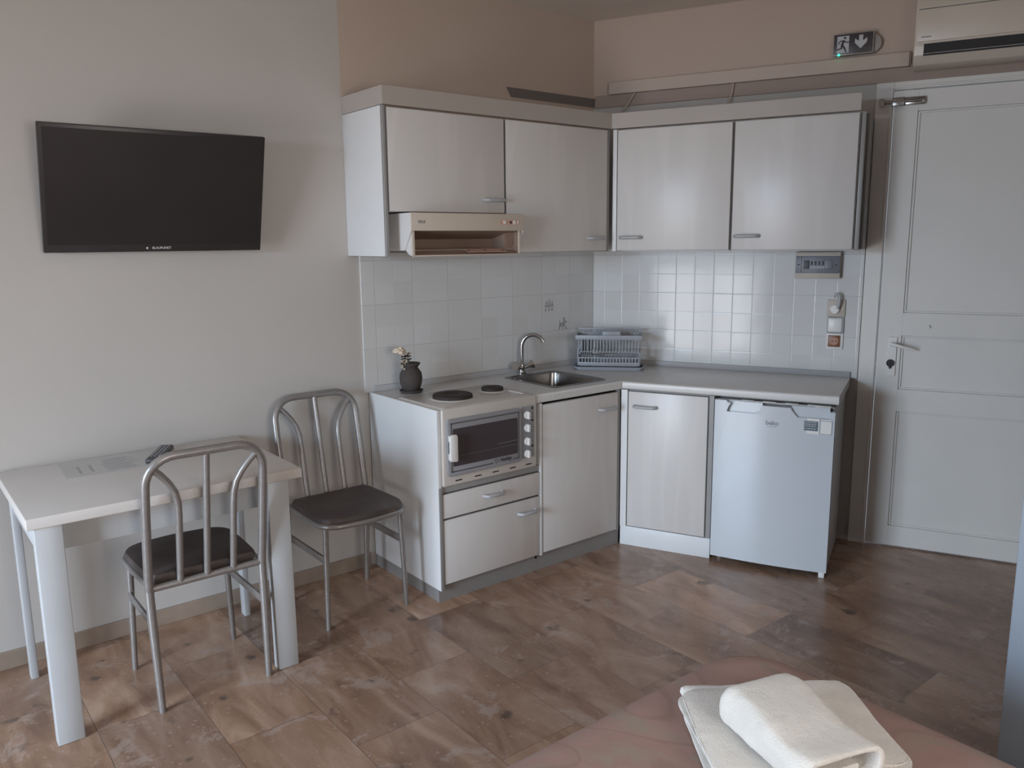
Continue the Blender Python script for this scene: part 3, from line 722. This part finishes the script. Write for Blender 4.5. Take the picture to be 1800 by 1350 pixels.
# ================================================================== REFRIGERATOR
T = Thing('refrigerator', 'white undercounter refrigerator at the right end of the worktop beside the door', 'refrigerator', (1.145, -.3, 0), 'B')
a0, a1 = .876, 1.424
T.part('cabinet', MB().box(a0+.004, a1-.004, -.555, -.050, .028, .822, .004), 'fridge_side')
def fridge_door():
    bm = bmesh.new(); n = 16
    F_, Bk = [], []
    zs = (.030, .772)
    def yf(a): u = (a-a0)/(a1-a0)*2-1; return -.600-.014*(1-u*u)
    out = [(a0+(a1-a0)*i/n) for i in range(n+1)]
    pts = [(a, yf(a)) for a in out]+[(a1, -.558), (a0, -.558)]
    m = MB(); m.prism(pts, zs[0], zs[1], 'z')
    # top band: left grip hollow, raised centre, right hollow
    def band(x0, x1, z1, off, z0=.770):
        k = 6; q = [(x0+(x1-x0)*i/k) for i in range(k+1)]
        m.prism([(a, yf(a)+off) for a in q]+[(x1, -.558), (x0, -.558)], z0, z1, 'z')
    band(a0, .935, .826, 0); band(.935, 1.10, .822, .022); band(1.10, 1.232, .814, 0); band(1.232, 1.40, .822, .020); band(1.40, a1, .805, .004)
    m.prism([(.935, .772), (.945, .800), (.955, .815), (.935, .822)], -.615, -.575, 'y'); m.prism([(1.06, .771), (1.10, .771), (1.10, .806), (1.085, .785)], -.611, -.575, 'y')
    m.prism([(1.232, .771), (1.262, .771), (1.240, .795), (1.232, .810)], -.611, -.575, 'y')
    return m
fd = T.part('door', fridge_door(), 'fridge', sm=True)
T.part('door_gasket', MB().box(a0+.006, a1-.006, -.5580, -.5552, .036, .815), 'edge_dark')
hg = MB()
for x in (1.00, 1.10, 1.20, 1.30): hg.box(x, x+.06, -.588, -.560, .826, .831, .001)
hg.box(a0+.01, a1-.01, -.580, -.560, .821, .827, .001).box(1.33, 1.405, -.596, -.560, .823, .832, .002)
T.part('top_vent', hg, 'fridge_side')
T.part('lettering', text_mb('beko', .030, .0004, basis((1.150, -.6142, .735), (1, 0, 0), (0, 0, 1)), .0010), 'logo_grey', fd)
T.part('logo_underline', MB().box(1.128, 1.172, -.6150, -.6138, .7165, .7185), 'logo_grey', fd)
stk = MB().box(1.258, 1.360, -.6095, -.6078, .700, .772)
st = T.part('energy_sticker', stk, 'white_plastic', fd)
M['sticker'] = plain('dark_teal_sticker_print', srgb(84, 102, 108), .4, noise=.25, nscale=220)
T.part('sticker_panel', MB().box(1.262, 1.354, -.6102, -.6093, .714, .760), 'sticker', st)
ln = MB()
random.seed(3)
for z in (.752, .743, .734, .722): 
    x = 1.267
    while x < 1.345:
        w = random.uniform(.004, .012); ln.box(x, x+w, -.6106, -.6100, z, z+.003); x += w+.003
T.part('sticker_print', ln, 'sign_white', st)
T.part('sticker_small', MB().box(1.365, 1.412, -.6062, -.6015, .700, .768), 'white_plastic', fd)
for sz in (.7625, .7010): T.part('sticker_line', MB().box(1.366, 1.411, -.6070, -.6058, sz, sz+.0022), 'logo_grey', fd)
for fa_, fd_ in ((a0+.03, .52), (a1-.03, .52), (a0+.03, .10), (a1-.03, .10)):
    T.part('foot', MB().cyl((fa_, -fd_, 0), (0, 0, 1), .013, .030, 16), 'white_plastic')
T.part('front_foot', MB().box(a1-.035, a1-.008, -.592, -.575, .0, .028, .003), 'white_plastic')

# ================================================================== TELEVISION
def tv():
    T = Thing('television', 'black flat television mounted on the left wall above the table, tilted downward', 'television', (0, -2.424, 1.79))
    w, h = .807, .466
    bot = Vector((.052, -2.424, 1.565)); top = Vector((.177, -2.424, 2.0135))
    up = (top-bot).normalized(); right = Vector((.029, 1, 0)).normalized(); nrm = right.cross(up).normalized()
    m = Matrix((right, up, nrm)).transposed().to_4x4(); m.translation = bot
    def bx(mb, x0, x1, y0, y1, z0, z1, bev=.0): return mb.box(x0, x1, y0, y1, z0, z1, bev, mat=m)
    b = T.part('casing', bx(bx(MB(), -w/2, w/2, 0, h, -.022, 0, .004), -w/2+.10, w/2-.10, .10, h-.10, -.045, -.020, .006), 'tv_body')
    T.part('screen', bx(MB(), -w/2+.014, w/2-.014, .030, h-.014, -.0005, .0008), 'screen')
    T.part('lettering', text_mb('BLAUPUNKT', .0125, .0004, m @ basis((.006, .0155, .0006), (1, 0, 0), (0, 1, 0)), .0004), 'logo')
    q = MB(); q.cyl(m @ Vector((-.048, .0155, .0001)), nrm, .0045, .0008, 16); T.part('emblem', q, 'logo')
    q = MB(); q.box(.0015, .012, -2.52, -2.33, 1.70, 1.90, .001).box(.0125, .060, -2.50, -2.48, 1.74, 1.77, .001).box(.0125, .060, -2.37, -2.35, 1.74, 1.77, .001)
    T.part('wall_bracket', q, 'dark')
tv()

# ================================================================== TABLE
T = Thing('dining_table', 'small white rectangular table standing against the left wall under the television', 'table', (.35, -2.61, 0))
T.part('tabletop', MB().box(.012, .692, -3.057, -2.163, .735, .771, .004, 3), 'table')
for x0, y0 in ((.637, -3.037), (.637, -2.295)):
    T.part('leg', MB().box(x0, x0+.046, y0, y0+.080, 0, .7348, .004, 2), 'table_leg')
for x0, y0 in ((.112, -3.037), (.112, -2.229)):
    T.part('leg', MB().box(x0, x0+.046, y0, y0+.026, 0, .7348, .004, 2), 'table_leg')
T.part('apron', MB().box(.600, .618, -2.9565, -2.2955, .632, .7348, .001), 'table_leg')
T.part('apron', MB().box(.159, .600, -3.030, -3.012, .650, .7348, .001), 'table_leg')
T.part('apron', MB().box(.159, .600, -2.235, -2.217, .650, .7348, .001), 'table_leg')
# sheet of paper and remote control
T = Thing('paper_sheet', 'faded printed information sheet lying on the table near the wall', 'paper', (.165, -2.69, .771))
rz = Matrix.Translation((.165, -2.690, 0)) @ Matrix.Rotation(math.radians(-3), 4, 'Z')
T.part('sheet', MB().box(-.125, .125, -.175, .175, .7712, .7720, 0, mat=rz), 'paper')
tx = MB()
for i in range(11):
    x = -.085+i*.017; tx.box(x, x+.008, -.040+random.uniform(0, .01), .060+random.uniform(-.03, .03), .7720, .7722, mat=rz)
for i in range(2): tx.box(-.03, .08, -.125+i*.040, -.115+i*.040, .7720, .7722, mat=rz)
for i in range(3): tx.box(.02+i*.025, .030+i*.025, .12, .15, .7720, .7722, mat=rz)
T.part('printed_text', tx, 'print')
T = Thing('remote_control', 'dark grey remote control lying on the white table behind the chair back', 'remote control', (.17, -2.52, .771))
rz = Matrix.Translation((.165, -2.520, 0)) @ Matrix.Rotation(math.radians(-29), 4, 'Z')
T.part('case', MB().box(-.115, .115, -.026, .026, .7713, .790, .006, 3, mat=rz), 'remote')
for i in range(9):
    for j in range(3): T.part('button', MB().cyl(rz @ Vector((-.09+i*.02, -.014+j*.014, .7895)), (0, 0, 1), .0038, .002, 10), 'stove_grey')

# ================================================================== CHAIRS
def chair(label, loc, rot):
    T = Thing('dining_chair', label, 'chair', (0, 0, 0), group='grey steel dining chairs')
    T.e.location = loc; T.e.rotation_euler = (0, 0, rot)
    r = .0150
    hw = .196
    # back frame: lower posts as legs, upper hoop; x<0 leans backward
    def lean(z): return .010-(z-.45)*.19 if z > .45 else .010
    hoop = [(lean(.44), -hw, .44), (lean(.60), -hw-.001, .60), (lean(.74), -hw-.001, .74)]
    R = .095; zt = .915
    for i in range(9):
        an = math.radians(180-i*11.25); hoop.append((lean(zt-R+R*math.sin(an)), -hw+R+R*math.cos(an), zt-R+R*math.sin(an)))
    hoop += [(x, -y, z) for x, y, z in hoop[::-1]]
    T.part('back_frame', MB().tube(hoop, r, 14), 'silver')
    for s in (-1, 1):
        T.part('leg', MB().tube([(lean(.44), s*hw, .452), (.004, s*(hw-.001), .30), (-.004, s*(hw-.006), .0)], r, 14, rs=[r, r, .0115]), 'silver')
    for s in (-1, 1):
        T.part('leg', MB().tube([(.352, s*.176, .446), (.362, s*.189, .0)], .011, 14, rs=[.0135, .0100]), 'silver')
    T.part('crossbar', MB().tube([(lean(.445), -hw, .445), (lean(.445), hw, .445)], .0125, 12), 'silver')
    T.part('back_bar', MB().tube([(lean(.447), 0, .447), (lean(.905), 0, .905)], .0118, 12), 'silver')
    for s in (-1, 1):
        P = [(lean(.447), s*.092, .447), (lean(.70), s*.092, .70), (lean(.745), s*.094, .745), (lean(.785), s*.103, .785), (lean(.82), s*.122, .82), (lean(.85), s*.145, .85), (lean(.880), s*.168, .875)]
        T.part('back_bar', MB().tube(P, .0118, 12), 'silver')
    for s in (-1, 1):
        T.part('stretcher', MB().box(.004, .358, s*.186-.005, s*.186+.005, .288, .318, .002), 'silver')
    # seat rim tube and cushion
    out = [(.024, -.172), (.06, -.190), (.20, -.198)]+arc(.312, -.106, .092, -90, -12, 6)+[(.412, -.045), (.415, 0)]
    out = out+[(x, -y) for x, y in out[::-1][1:]]
    T.part('seat_frame', MB().tube([(x, y, .449) for x, y in out], .0115, 12), 'silver')
    bm = bmesh.new(); R_ = []
    for (k, z) in ((.985, .448), (1.0, .458), (1.0, .472), (.97, .482), (.88, .487), (.5, .489)):
        cxm = .205; R_.append([bm.verts.new((cxm+(x-cxm)*k, y*k, z)) for x, y in out])
    for A, B in zip(R_, R_[1:]):
        for i in range(len(A)): bm.faces.new((A[i], A[(i+1) % len(A)], B[(i+1) % len(A)], B[i]))
    bm.faces.new(R_[0]); bm.faces.new(R_[-1]); bmesh.ops.recalc_face_normals(bm, faces=bm.faces[:])
    m = MB(); m.bm.free(); m.bm = bm
    T.part('seat', m, 'vinyl')
chair('grey steel hoop-back chair pushed under the white table, back toward the camera', (.684, -2.527, 0), math.pi)
chair('grey steel hoop-back chair standing against the wall between table and oven cabinet', (.142, -1.815, 0), 0)

# ================================================================== VASE
T = Thing('flower_vase', 'small round dark clay vase with dried flowers on the worktop beside the hotplates', 'vase', (.150, -1.352, H))
vc = (.150, -1.352, H)
T.part('pot', MB().lathe([(.028, .006), (.040, .014), (.051, .042), (.055, .070), (.052, .096), (.038, .116), (.034, .121), (.038, .129), (.046, .137), (.046, .144), (.038, .142), (.028, .130), (.026, .115), (.0, .110)], vc), 'clay')
T.part('saucer', MB().lathe([(.030, .0005), (.052, .004), (.058, .012), (.056, .014), (.048, .008), (.0, .005)], vc), 'clay')
def V(y, z, x=.0): return (vc[0]+x, y, z)
stm = MB()
for q in (((-1.352, .985), (-1.372, 1.035), (-1.385, 1.062)), ((-1.350, .985), (-1.368, 1.03), (-1.36, 1.075)), ((-1.356, .985), (-1.38, 1.022), (-1.395, 1.018))):
    stm.tube([V(*q[0]), V(*q[1]), V(*q[2])], .0025, 8)
for k in range(14): stm.ico(V(-1.378+random.uniform(-.022, .02), 1.045+random.uniform(-.02, .018), random.uniform(-.01, .01)), .006, (1, 1.6, .6), 1, .2)
T.part('stems', stm, 'stem')
rs = MB(); rc = V(-1.412, 1.088)
rs.ico(rc, .017, (1, 1, 1), 2, .06)
for k in range(14):
    an = k*2.4; rr = .011+.013*(k/14); rs.ico((rc[0]+rr*math.cos(an), rc[1]+rr*math.sin(an), rc[2]+.009-.017*(k/14)), .0125, (1, 1, .85), 1, .12)
T.part('rose', rs, 'petal')
sm_ = MB()
for k in range(26): sm_.ico(V(-1.392+random.uniform(-.016, .022)+(.0 if k < 14 else .012), 1.012+random.uniform(-.022, .026)+(0 if k < 14 else .035), random.uniform(-.012, .016)), random.uniform(.004, .0075), (1, 1, 1), 1, .3)
T.part('small_flowers', sm_, 'petal_small')

# ================================================================== DISH RACK
def rack():
    T = Thing('dish_rack', 'empty grey-blue plastic two-tier dish rack standing in the worktop corner', 'dish rack', (0, 0, 0))
    P0 = Vector((.1750, -.3120, H+.0008)); dirx = Vector((.293, .262, 0)).normalized(); ang = math.atan2(dirx.y, dirx.x)
    T.e.location = P0; T.e.rotation_euler = (0, 0, ang)
    L, D = .385, .185            # local x along the front, y toward the corner
    tr = bowl_rings([(0, L, 0, D, .03, .010), (-.004, L+.004, -.004, D+.004, .033, .020), (.0, L, .0, D, .03, .020), (.008, L-.008, .008, D-.008, .025, .012), (.010, L-.010, .010, D-.010, .02, .008)])
    # underside
    tr.prism(rrect(.012, L-.012, .012, D-.012, .02), 0, .008, 'z')
    T.part('drip_tray', tr, 'rack')
    x0, x1, y0, y1 = .022, L-.022, .018, D-.020
    lb = MB()
    lb.prism(rrect(x0, x1, y0, y1, .02), .022, .027, 'z')
    def ringbox(z0, z1, xa, xb, ya, yb, t=.004):
        lb.box(xa, xb, ya, ya+t, z0, z1, .001).box(xa, xb, yb-t, yb, z0, z1, .001).box(xa, xa+t, ya+t, yb-t, z0, z1, .001).box(xb-t, xb, ya+t, yb-t, z0, z1, .001)
    ringbox(.024, .044, x0, x1, y0, y1); ringbox(.064, .071, x0, x1, y0, y1)
    for i in range(20):
        x = x0+.004+(x1-x0-.013)*i/19
        lb.box(x, x+.006, y0, y0+.003, .043, .065).box(x, x+.006, y1-.003, y1, .043, .065)
    T.part('lower_basket', lb, 'rack')
    for x in (x0-.004, x1-.004):
        T.part('upright', MB().prism([(y0+.01, .022), (y0-.004, .118), (y0+.012, .128), (y0+.026, .120), (y0+.028, .070), (y1-.03, .070), (y1-.028, .128), (y1-.010, .128), (y1-.012, .022)], x, x+.008, 'x', .001), 'rack')
    ub = MB(); xa, xb, ya, yb = x0-.012, x1+.010, y0-.022, y1+.004
    def rb(z0, z1, t=.004):
        ub.box(xa, xb, ya, ya+t, z0, z1, .001).box(xa, xb, yb-t, yb, z0, z1, .001).box(xa, xa+t, ya+t, yb-t, z0, z1, .001).box(xb-t, xb, ya+t, yb-t, z0, z1, .001)
    rb(.172, .196)
    ub.box(xa+.01, xb-.01, ya+.012, ya+.018, .100, .106).box(xa+.01, xb-.01, yb-.018, yb-.012, .100, .106)
    n = 20
    for i in range(n):
        x = xa+.014+(xb-xa-.034)*i/(n-1)
        ub.box(x, x+.005, ya+.003, ya+.007, .102, .174).box(x, x+.005, yb-.007, yb-.003, .102, .214).box(x, x+.005, ya+.007, yb-.007, .100, .104)
    ub.box(xa, xb, yb-.006, yb-.002, .212, .220, .001)
    T.part('upper_basket', ub, 'rack')
    T.part('cutlery_holder', MB().box(.155, .255, .045, .110, .150, .212, .004), 'rack')
    pl = MB()
    for k in range(6): pl.box(x0+.012+k*.011, x0+.016+k*.011, y0+.02, y1-.02, .075, .168, .001)
    T.part('rack_divider', pl, 'rack')
rack()

# ================================================================== WALL FITTINGS
T = Thing('fuse_box', 'grey fuse box with a row of switches under the rightmost wall cabinet', 'fuse box', (1.248, 0, 1.44), 'B')
T.part('casing', MB().box(1.140, 1.358, -.046, -.0095, 1.388, 1.522, .003), 'beige')
fp_ = T.part('cover', MB().box(1.143, 1.356, -.052, -.0462, 1.415, 1.502, .002), 'fuse')
T.part('hinge_strip', MB().box(1.170, 1.172, -.0528, -.0518, 1.417, 1.500), 'dark', fp_)
br = MB().box(1.182, 1.210, -.056, -.052, 1.437, 1.480, .001)
T.part('main_switch', br, 'fuse_dark', fp_)
for i in range(4): T.part('breaker', MB().box(1.216+i*.018, 1.224+i*.018, -.058, -.052, 1.456, 1.476, .001), 'fuse_dark', fp_)
T.part('breaker_window', MB().box(1.212, 1.286, -.0535, -.0518, 1.440, 1.450), 'stove_grey', fp_)
T.part('round_switch', MB().box(1.284, 1.322, -.055, -.052, 1.437, 1.482, .002).cyl((1.296, -.055, 1.462), (0, -1, 0), .007, .003, 16), 'fuse', fp_)
for sx in (1.157, 1.338): T.part('screw', MB().cyl((sx, -.052, 1.458), (0, -1, 0), .004, .002, 12), 'dark', fp_)

T = Thing('wall_socket', 'beige wall socket with a small plug and curled grey cord, topmost of the three plates', 'socket', (1.347, 0, 1.235), 'B', group='wall plates beside the fuse box')
T.part('plate', MB().box(1.304, 1.391, -.019, -.0095, 1.192, 1.280, .003), 'beige')
T.part('plug', MB().cyl((1.343, -.019, 1.231), (0, -1, 0), .021, .022, 24, bev=.004).cyl((1.318, -.019, 1.232), (0, -1, 0), .003, .002, 8).cyl((1.376, -.019, 1.232), (0, -1, 0), .003, .002, 8), 'white_plastic')
cd = [(1.356, -.040, 1.236), (1.363, -.046, 1.262), (1.364, -.046, 1.290), (1.360, -.045, 1.306), (1.350, -.044, 1.314), (1.340, -.043, 1.308), (1.338, -.043, 1.298), (1.344, -.043, 1.292)]
T.part('cord', MB().tube(cd, .005, 10, rs=[.007, .008, .0075, .006, .005, .005, .005, .004]), 'handle')
T = Thing('light_switch', 'white square light switch between the two sockets right of the tiles', 'light switch', (1.347, 0, 1.15), 'B', group='wall plates beside the fuse box')
T.part('plate', MB().box(1.308, 1.390, -.020, -.0095, 1.108, 1.190, .006, 3), 'handle')
T.part('rocker', MB().box(1.313, 1.380, -.026, -.0202, 1.114, 1.184, .004), 'white_plastic')
T = Thing('wall_socket', 'brown-centred wall socket in a white frame, lowest of the three plates', 'socket', (1.347, 0, 1.06), 'B', group='wall plates beside the fuse box')
T.part('plate', MB().box(1.308, 1.390, -.018, -.0095, 1.022, 1.106, .004), 'white_plastic')
ins = T.part('insert', MB().box(1.316, 1.376, -.0205, -.0178, 1.036, 1.096, .002), 'brown')
T.part('socket_face', MB().cyl((1.347, -.0203, 1.066), (0, -1, 0), .020, .0015, 24), 'brown2', ins)
for sx in (1.338, 1.356): T.part('contact_hole', MB().cyl((sx, -.0215, 1.066), (0, -1, 0), .0035, .001, 12), 'dark', ins)

# exit sign
T = Thing('exit_sign', 'dark emergency exit sign with running figure and down arrow above the cabinets', 'exit sign', (1.358, 0, 2.51), 'B')
ea, eb, ez0, ez1 = 1.270, 1.444, 2.470, 2.562
T.part('housing', MB().prism(rrect(1.262, 1.482, 2.468, 2.556, .043, 8), -.030, -.0005, 'y', .004), 'sign_case')
fpn = T.part('face_frame', MB().box(ea-.004, eb+.004, -.050, -.0302, ez0-.004, ez1+.004, .003), 'sign_case')
T.part('face', MB().box(ea, eb, -.0520, -.0495, ez0, ez1, .001), 'sign_dark', fpn)
def zz(a, b): return (ea+a, ez0+b)
T.part('doorway_symbol', MB().prism([zz(.014, .008), zz(.068, .008), zz(.068, .084), zz(.014, .084)], -.0526, -.0518, 'y'), 'sign_white', fpn)
mn = MB()
def seg(p, q, w):
    d_ = Vector((q[0]-p[0], q[1]-p[1])); n_ = Vector((-d_.y, d_.x)).normalized()*w/2
    mn.prism([zz(p[0]+n_.x, p[1]+n_.y), zz(p[0]-n_.x, p[1]-n_.y), zz(q[0]-n_.x, q[1]-n_.y), zz(q[0]+n_.x, q[1]+n_.y)], -.0532, -.0524, 'y')
mn.cyl((ea+.049, -.0524, ez0+.075), (0, -1, 0), .0058, .0008, 16)
seg((.045, .064), (.036, .042), .011); seg((.043, .064), (.026, .060), .005); seg((.027, .061), (.019, .047), .005); seg((.045, .064), (.055, .053), .005); seg((.055, .054), (.068, .055), .005)
seg((.036, .044), (.034, .026), .008); seg((.035, .027), (.012, .024), .006); seg((.038, .044), (.049, .026), .009); seg((.049, .028), (.056, .010), .007)
T.part('running_figure', mn, 'sign_dark', fpn)
ar = MB().prism([zz(.112, .082), zz(.130, .082), zz(.130, .055), zz(.148, .068), zz(.148, .048), zz(.121, .020), zz(.094, .048), zz(.094, .068), zz(.112, .055)], -.0526, -.0518, 'y')
T.part('arrow_symbol', ar, 'sign_white', fpn)
T.part('led', MB().cyl((ea+.024, -.0500, ez0-.001), (0, -1, -.2), .0050, .005, 14), 'led', fpn, label='lit green lamp')

# air conditioner
T = Thing('air_conditioner', 'cream split air conditioner on the wall above the door', 'air conditioner', (2.03, 0, 2.36), 'B')
c0, c1 = 1.628, 2.43
pf = [(-.002, 2.655), (-.190, 2.655), (-.205, 2.600), (-.205, 2.440), (-.198, 2.400), (-.160, 2.365), (-.002, 2.362)]
T.part('casing', MB().prism(pf, c0, c1, 'x', .004), 'hood')
T.part('front_panel', MB().box(c0+.008, c1-.008, -.2120, -.2052, 2.458, 2.594, .002), 'hood')
T.part('panel_gap', MB().box(c0+.010, c1-.010, -.2068, -.2048, 2.594, 2.598), 'edge_dark')
T.part('air_outlet', MB().box(c0+.040, c1-.030, -.2066, -.1980, 2.398, 2.448), 'dark')
T.part('louvre', MB().prism([(-.2080, 2.408), (-.2160, 2.405), (-.2160, 2.402), (-.2080, 2.404)], c0+.042, c1-.032, 'x'), 'edge')
T.part('logo_mark', MB().box(1.655, 1.695, -.2126, -.2119, 2.474, 2.479), 'logo_grey')

# thin cables hanging from the trunk to behind the cabinets
for k, (p, q, lab) in enumerate((((.249, -.020, 2.390), (.172, -.030, 2.290), 'thin pale cable slanting down from the wall trunk beside the inside corner'), ((.785, -.020, 2.390), (.762, -.030, 2.290), 'thin pale cable dropping from the trunk behind the middle of the upper cabinets'))):
    mid = ((p[0]+q[0])/2+.006, -.024, (p[2]+q[2])/2)
    single('cable', lab, 'cable', MB().tube([p, mid, q], .0045, 10), 'trunk', (q[0], q[1], q[2]), 'B', group='cables below the wall trunk')

# ================================================================== BED AND TOWELS
def bed():
    T = Thing('bed', 'low bed with a pink and beige patterned spread at the bottom of the photo', 'bed', (3.1, -2.7, 0))
    x0, x1, y0, y1 = 2.268, 3.95, -3.75, -1.645
    T.part('base', MB().box(x0+.06, x1-.06, y0+.06, y1-.06, 0, .30, .01), 'bed_base')
    bm = bmesh.new(); R_ = []
    for (ins, z) in ((.030, .12), (.014, .20), (.006, .34), (.0, .49), (.004, .522), (.013, .538), (.030, .547), (.065, .552), (.14, .554)):
        q = rrect(x0+ins, x1-ins, y0+ins, y1-ins, max(.14-ins*.4, .02), 10); qq = []
        R_.append([bm.verts.new((x, y, z)) for x, y in q])
    for A, B in zip(R_, R_[1:]):
        for i in range(len(A)): bm.faces.new((A[i], A[(i+1) % len(A)], B[(i+1) % len(A)], B[i]))
    bm.faces.new(R_[-1]); bmesh.ops.recalc_face_normals(bm, faces=bm.faces[:])
    m = MB(); m.bm.free(); m.bm = bm
    T.part('bedspread', m, 'bedcover')
bed()
def soft(o, strength, size, sub=2):
    s1 = o.modifiers.new('sub', 'SUBSURF'); s1.levels = sub; s1.render_levels = sub
    tx = bpy.data.textures.new('clouds', 'CLOUDS'); tx.noise_scale = size
    d_ = o.modifiers.new('disp', 'DISPLACE'); d_.texture = tx; d_.strength = strength; d_.mid_level = .5; d_.texture_coords = 'LOCAL'
def grid_slab(lu, lv, z0, z1, r, nu=14, nv=14, fn=None):
    """soft slab in local u (x) and v (y) with bulged sides, optional height function"""
    bm = bmesh.new(); bmesh.ops.create_cube(bm, size=1)
    bmesh.ops.subdivide_edges(bm, edges=bm.edges[:], cuts=nu, use_grid_fill=True)
    for v in bm.verts:
        x, y, z = v.co.x*2, v.co.y*2, v.co.z*2
        # superellipse rounding
        def sq(c, a): return c*(1-.5*max(0, abs(a)-.55)**2)
        xx = x*lu/2; yy = y*lv/2; h = (z1-z0)/2
        # round vertical profile at the sides
        e = max(abs(x), abs(y))
        k = 1.0
        if e > .86: k = 1-.55*((e-.86)/.14)**2
        zz_ = (z0+z1)/2+z*h*k
        if abs(z) > .99:
            pass
        rc = .035; dx = max(abs(xx)-(lu/2-rc), 0); dy = max(abs(yy)-(lv/2-rc), 0)
        if dx > 0 and dy > 0:
            l_ = max(dx, dy)/math.hypot(dx, dy)
            xx -= math.copysign(dx*(1-l_), xx); yy -= math.copysign(dy*(1-l_), yy)
        v.co = Vector((xx, yy, zz_))
    m = MB(); m.bm.free(); m.bm = bm
    if fn:
        for v in bm.verts: v.co = Vector(fn(v.co.x, v.co.y, v.co.z))
    return m
def towels():
    ZTB = .5545
    # large towel: folded in layers; local x along u, local y along v
    ang = math.atan2(.82, .57)
    T = Thing('bath_towel', 'large white folded bath towel lying on the bedspread under the smaller towel', 'towel', (0, 0, 0), group='white towels on the bed')
    T.e.location = (2.380, -2.045, ZTB+.001); T.e.rotation_euler = (0, 0, ang)
    U_, V_ = .388, .300       # v runs to local -y
    th = .0135
    nl = 4
    for k in range(nl):
        z0 = k*th*.94
        def fn(x, y, z, k=k):
            return (x+U_/2+.006*math.sin(9*y+k*1.7), y-V_/2+.006*math.sin(11*x+2.3*k), z+.004*math.sin(7*x+3*y+k*.4)*(k/nl)+.003*(k/nl)*math.sin(19*y))
        o = T.part('towel_layer' if k < nl-1 else 'top_layer', grid_slab(U_-.006*(k % 2), V_-.008*((k+1) % 2), z0, z0+th, .01, 14, fn=fn), 'towel')
        soft(o, .006, .10, 1)
    # folded back edge (rounded side at v = 0)
    fold = MB()
    for k in range(2):
        zc = (.5+2*k)*th*.94+th*.5; rr = th*.96
        pts = [(.006+(U_-.012)*i/12, .002+.002*math.sin(i), zc+.002*math.sin(i*1.3+k)) for i in range(13)]
        fold.tube(pts, rr, 10)
    fo = T.part('folded_edge', fold, 'towel'); soft(fo, .003, .04, 1)
    tb = MB().box(U_-.060, U_-.030, -V_+.02, -.02, nl*th*.94+.0005, nl*th*.94+.0035, .001)
    # small towel: sheet folded into a loose loop, open end toward +v
    T2 = Thing('hand_towel', 'smaller white towel folded in a loose open roll on top of the large towel', 'towel', (0, 0, 0), group='white towels on the bed')
    v2 = Vector((.955, -.296, 0)).normalized(); ang2 = math.atan2(v2.y, v2.x)
    T2.e.location = (2.516, -2.092, ZTB+nl*th*.94+.0075); T2.e.rotation_euler = (0, 0, ang2)
    # local x = along v2 (length), local y = across (u2)
    Lx, Wy = .268, .182
    bm = bmesh.new(); nx = 22
    def profile(t, s):
        """closed loop outline (outer) as list of (y, z) at length t in 0..1 ; s scale inward"""
        pts = []
        hh = .073+.010*math.sin(t*5+.4)
        pr = rrect(s, Wy-s, s, hh-s*1.0, max(.026-s*.9, .006), 5)
        return pr, hh
    def ringpts(t, s):
        pr, hh = profile(t, s)
        wob = .006*math.sin(t*7)
        out = []
        for y, z in pr:
            bulge = .014*math.sin(math.pi*min(1, max(0, y/Wy)))*(z/hh)
            dip = -.010*math.exp(-((t-.35)/.12)**2)*math.exp(-((y-.12)/.03)**2)*(z/hh)
            out.append((t*Lx+.010*math.sin(y*20)*(.5-t), y+wob*(z/hh), z+bulge+dip))
        return out
    th2 = .013
    R_ = []
    for i in range(nx+1): R_.append([bm.verts.new(p) for p in ringpts(i/nx, 0)])
    # inner surface back from open end
    for i in range(nx, nx-14, -1): R_.append([bm.verts.new(p) for p in ringpts(i/nx, th2)])
    for A, B in zip(R_, R_[1:]):
        for i in range(len(A)): bm.faces.new((A[i], A[(i+1) % len(A)], B[(i+1) % len(A)], B[i]))
    bm.faces.new(R_[0]); bm.faces.new(R_[-1])
    # pull the closed end round
    for v in R_[0]: v.co.z = .008+v.co.z*.72; v.co.y = Wy/2+(v.co.y-Wy/2)*.90; v.co.x += .010
    for v in R_[1]: v.co.z = .003+v.co.z*.92; v.co.y = Wy/2+(v.co.y-Wy/2)*.97
    bmesh.ops.recalc_face_normals(bm, faces=bm.faces[:])
    m = MB(); m.bm.free(); m.bm = bm
    o = T2.part('outer_fold', m, 'towel'); soft(o, .007, .05, 1)
    inner = MB().prism(rrect(.045, Wy-.040, .015, .028, .006, 4), .06, Lx-.02, 'x')
    o = T2.part('inner_fold', inner, 'towel')
towels()

# ================================================================== WARDROBE (edge at the right border)
T = Thing('wardrobe', 'pale blue-grey wardrobe front edge at the right border beyond the bed', 'wardrobe', (3.2, -1.05, 0))
T.part('carcass', MB().box(2.772, 3.75, -1.28, -.72, 0, 2.05, .003), 'wardrobe')
for x in (2.776, 3.264):
    d = T.part('door', MB().box(x, x+.482, -1.30, -1.2805, .06, 2.045, .003), 'wardrobe')
    hx = x+.45 if x < 3 else x+.03
    T.part('handle', MB().cyl((hx, -1.318, .95), (0, 0, 1), .006, .16, 12), 'chrome', d)
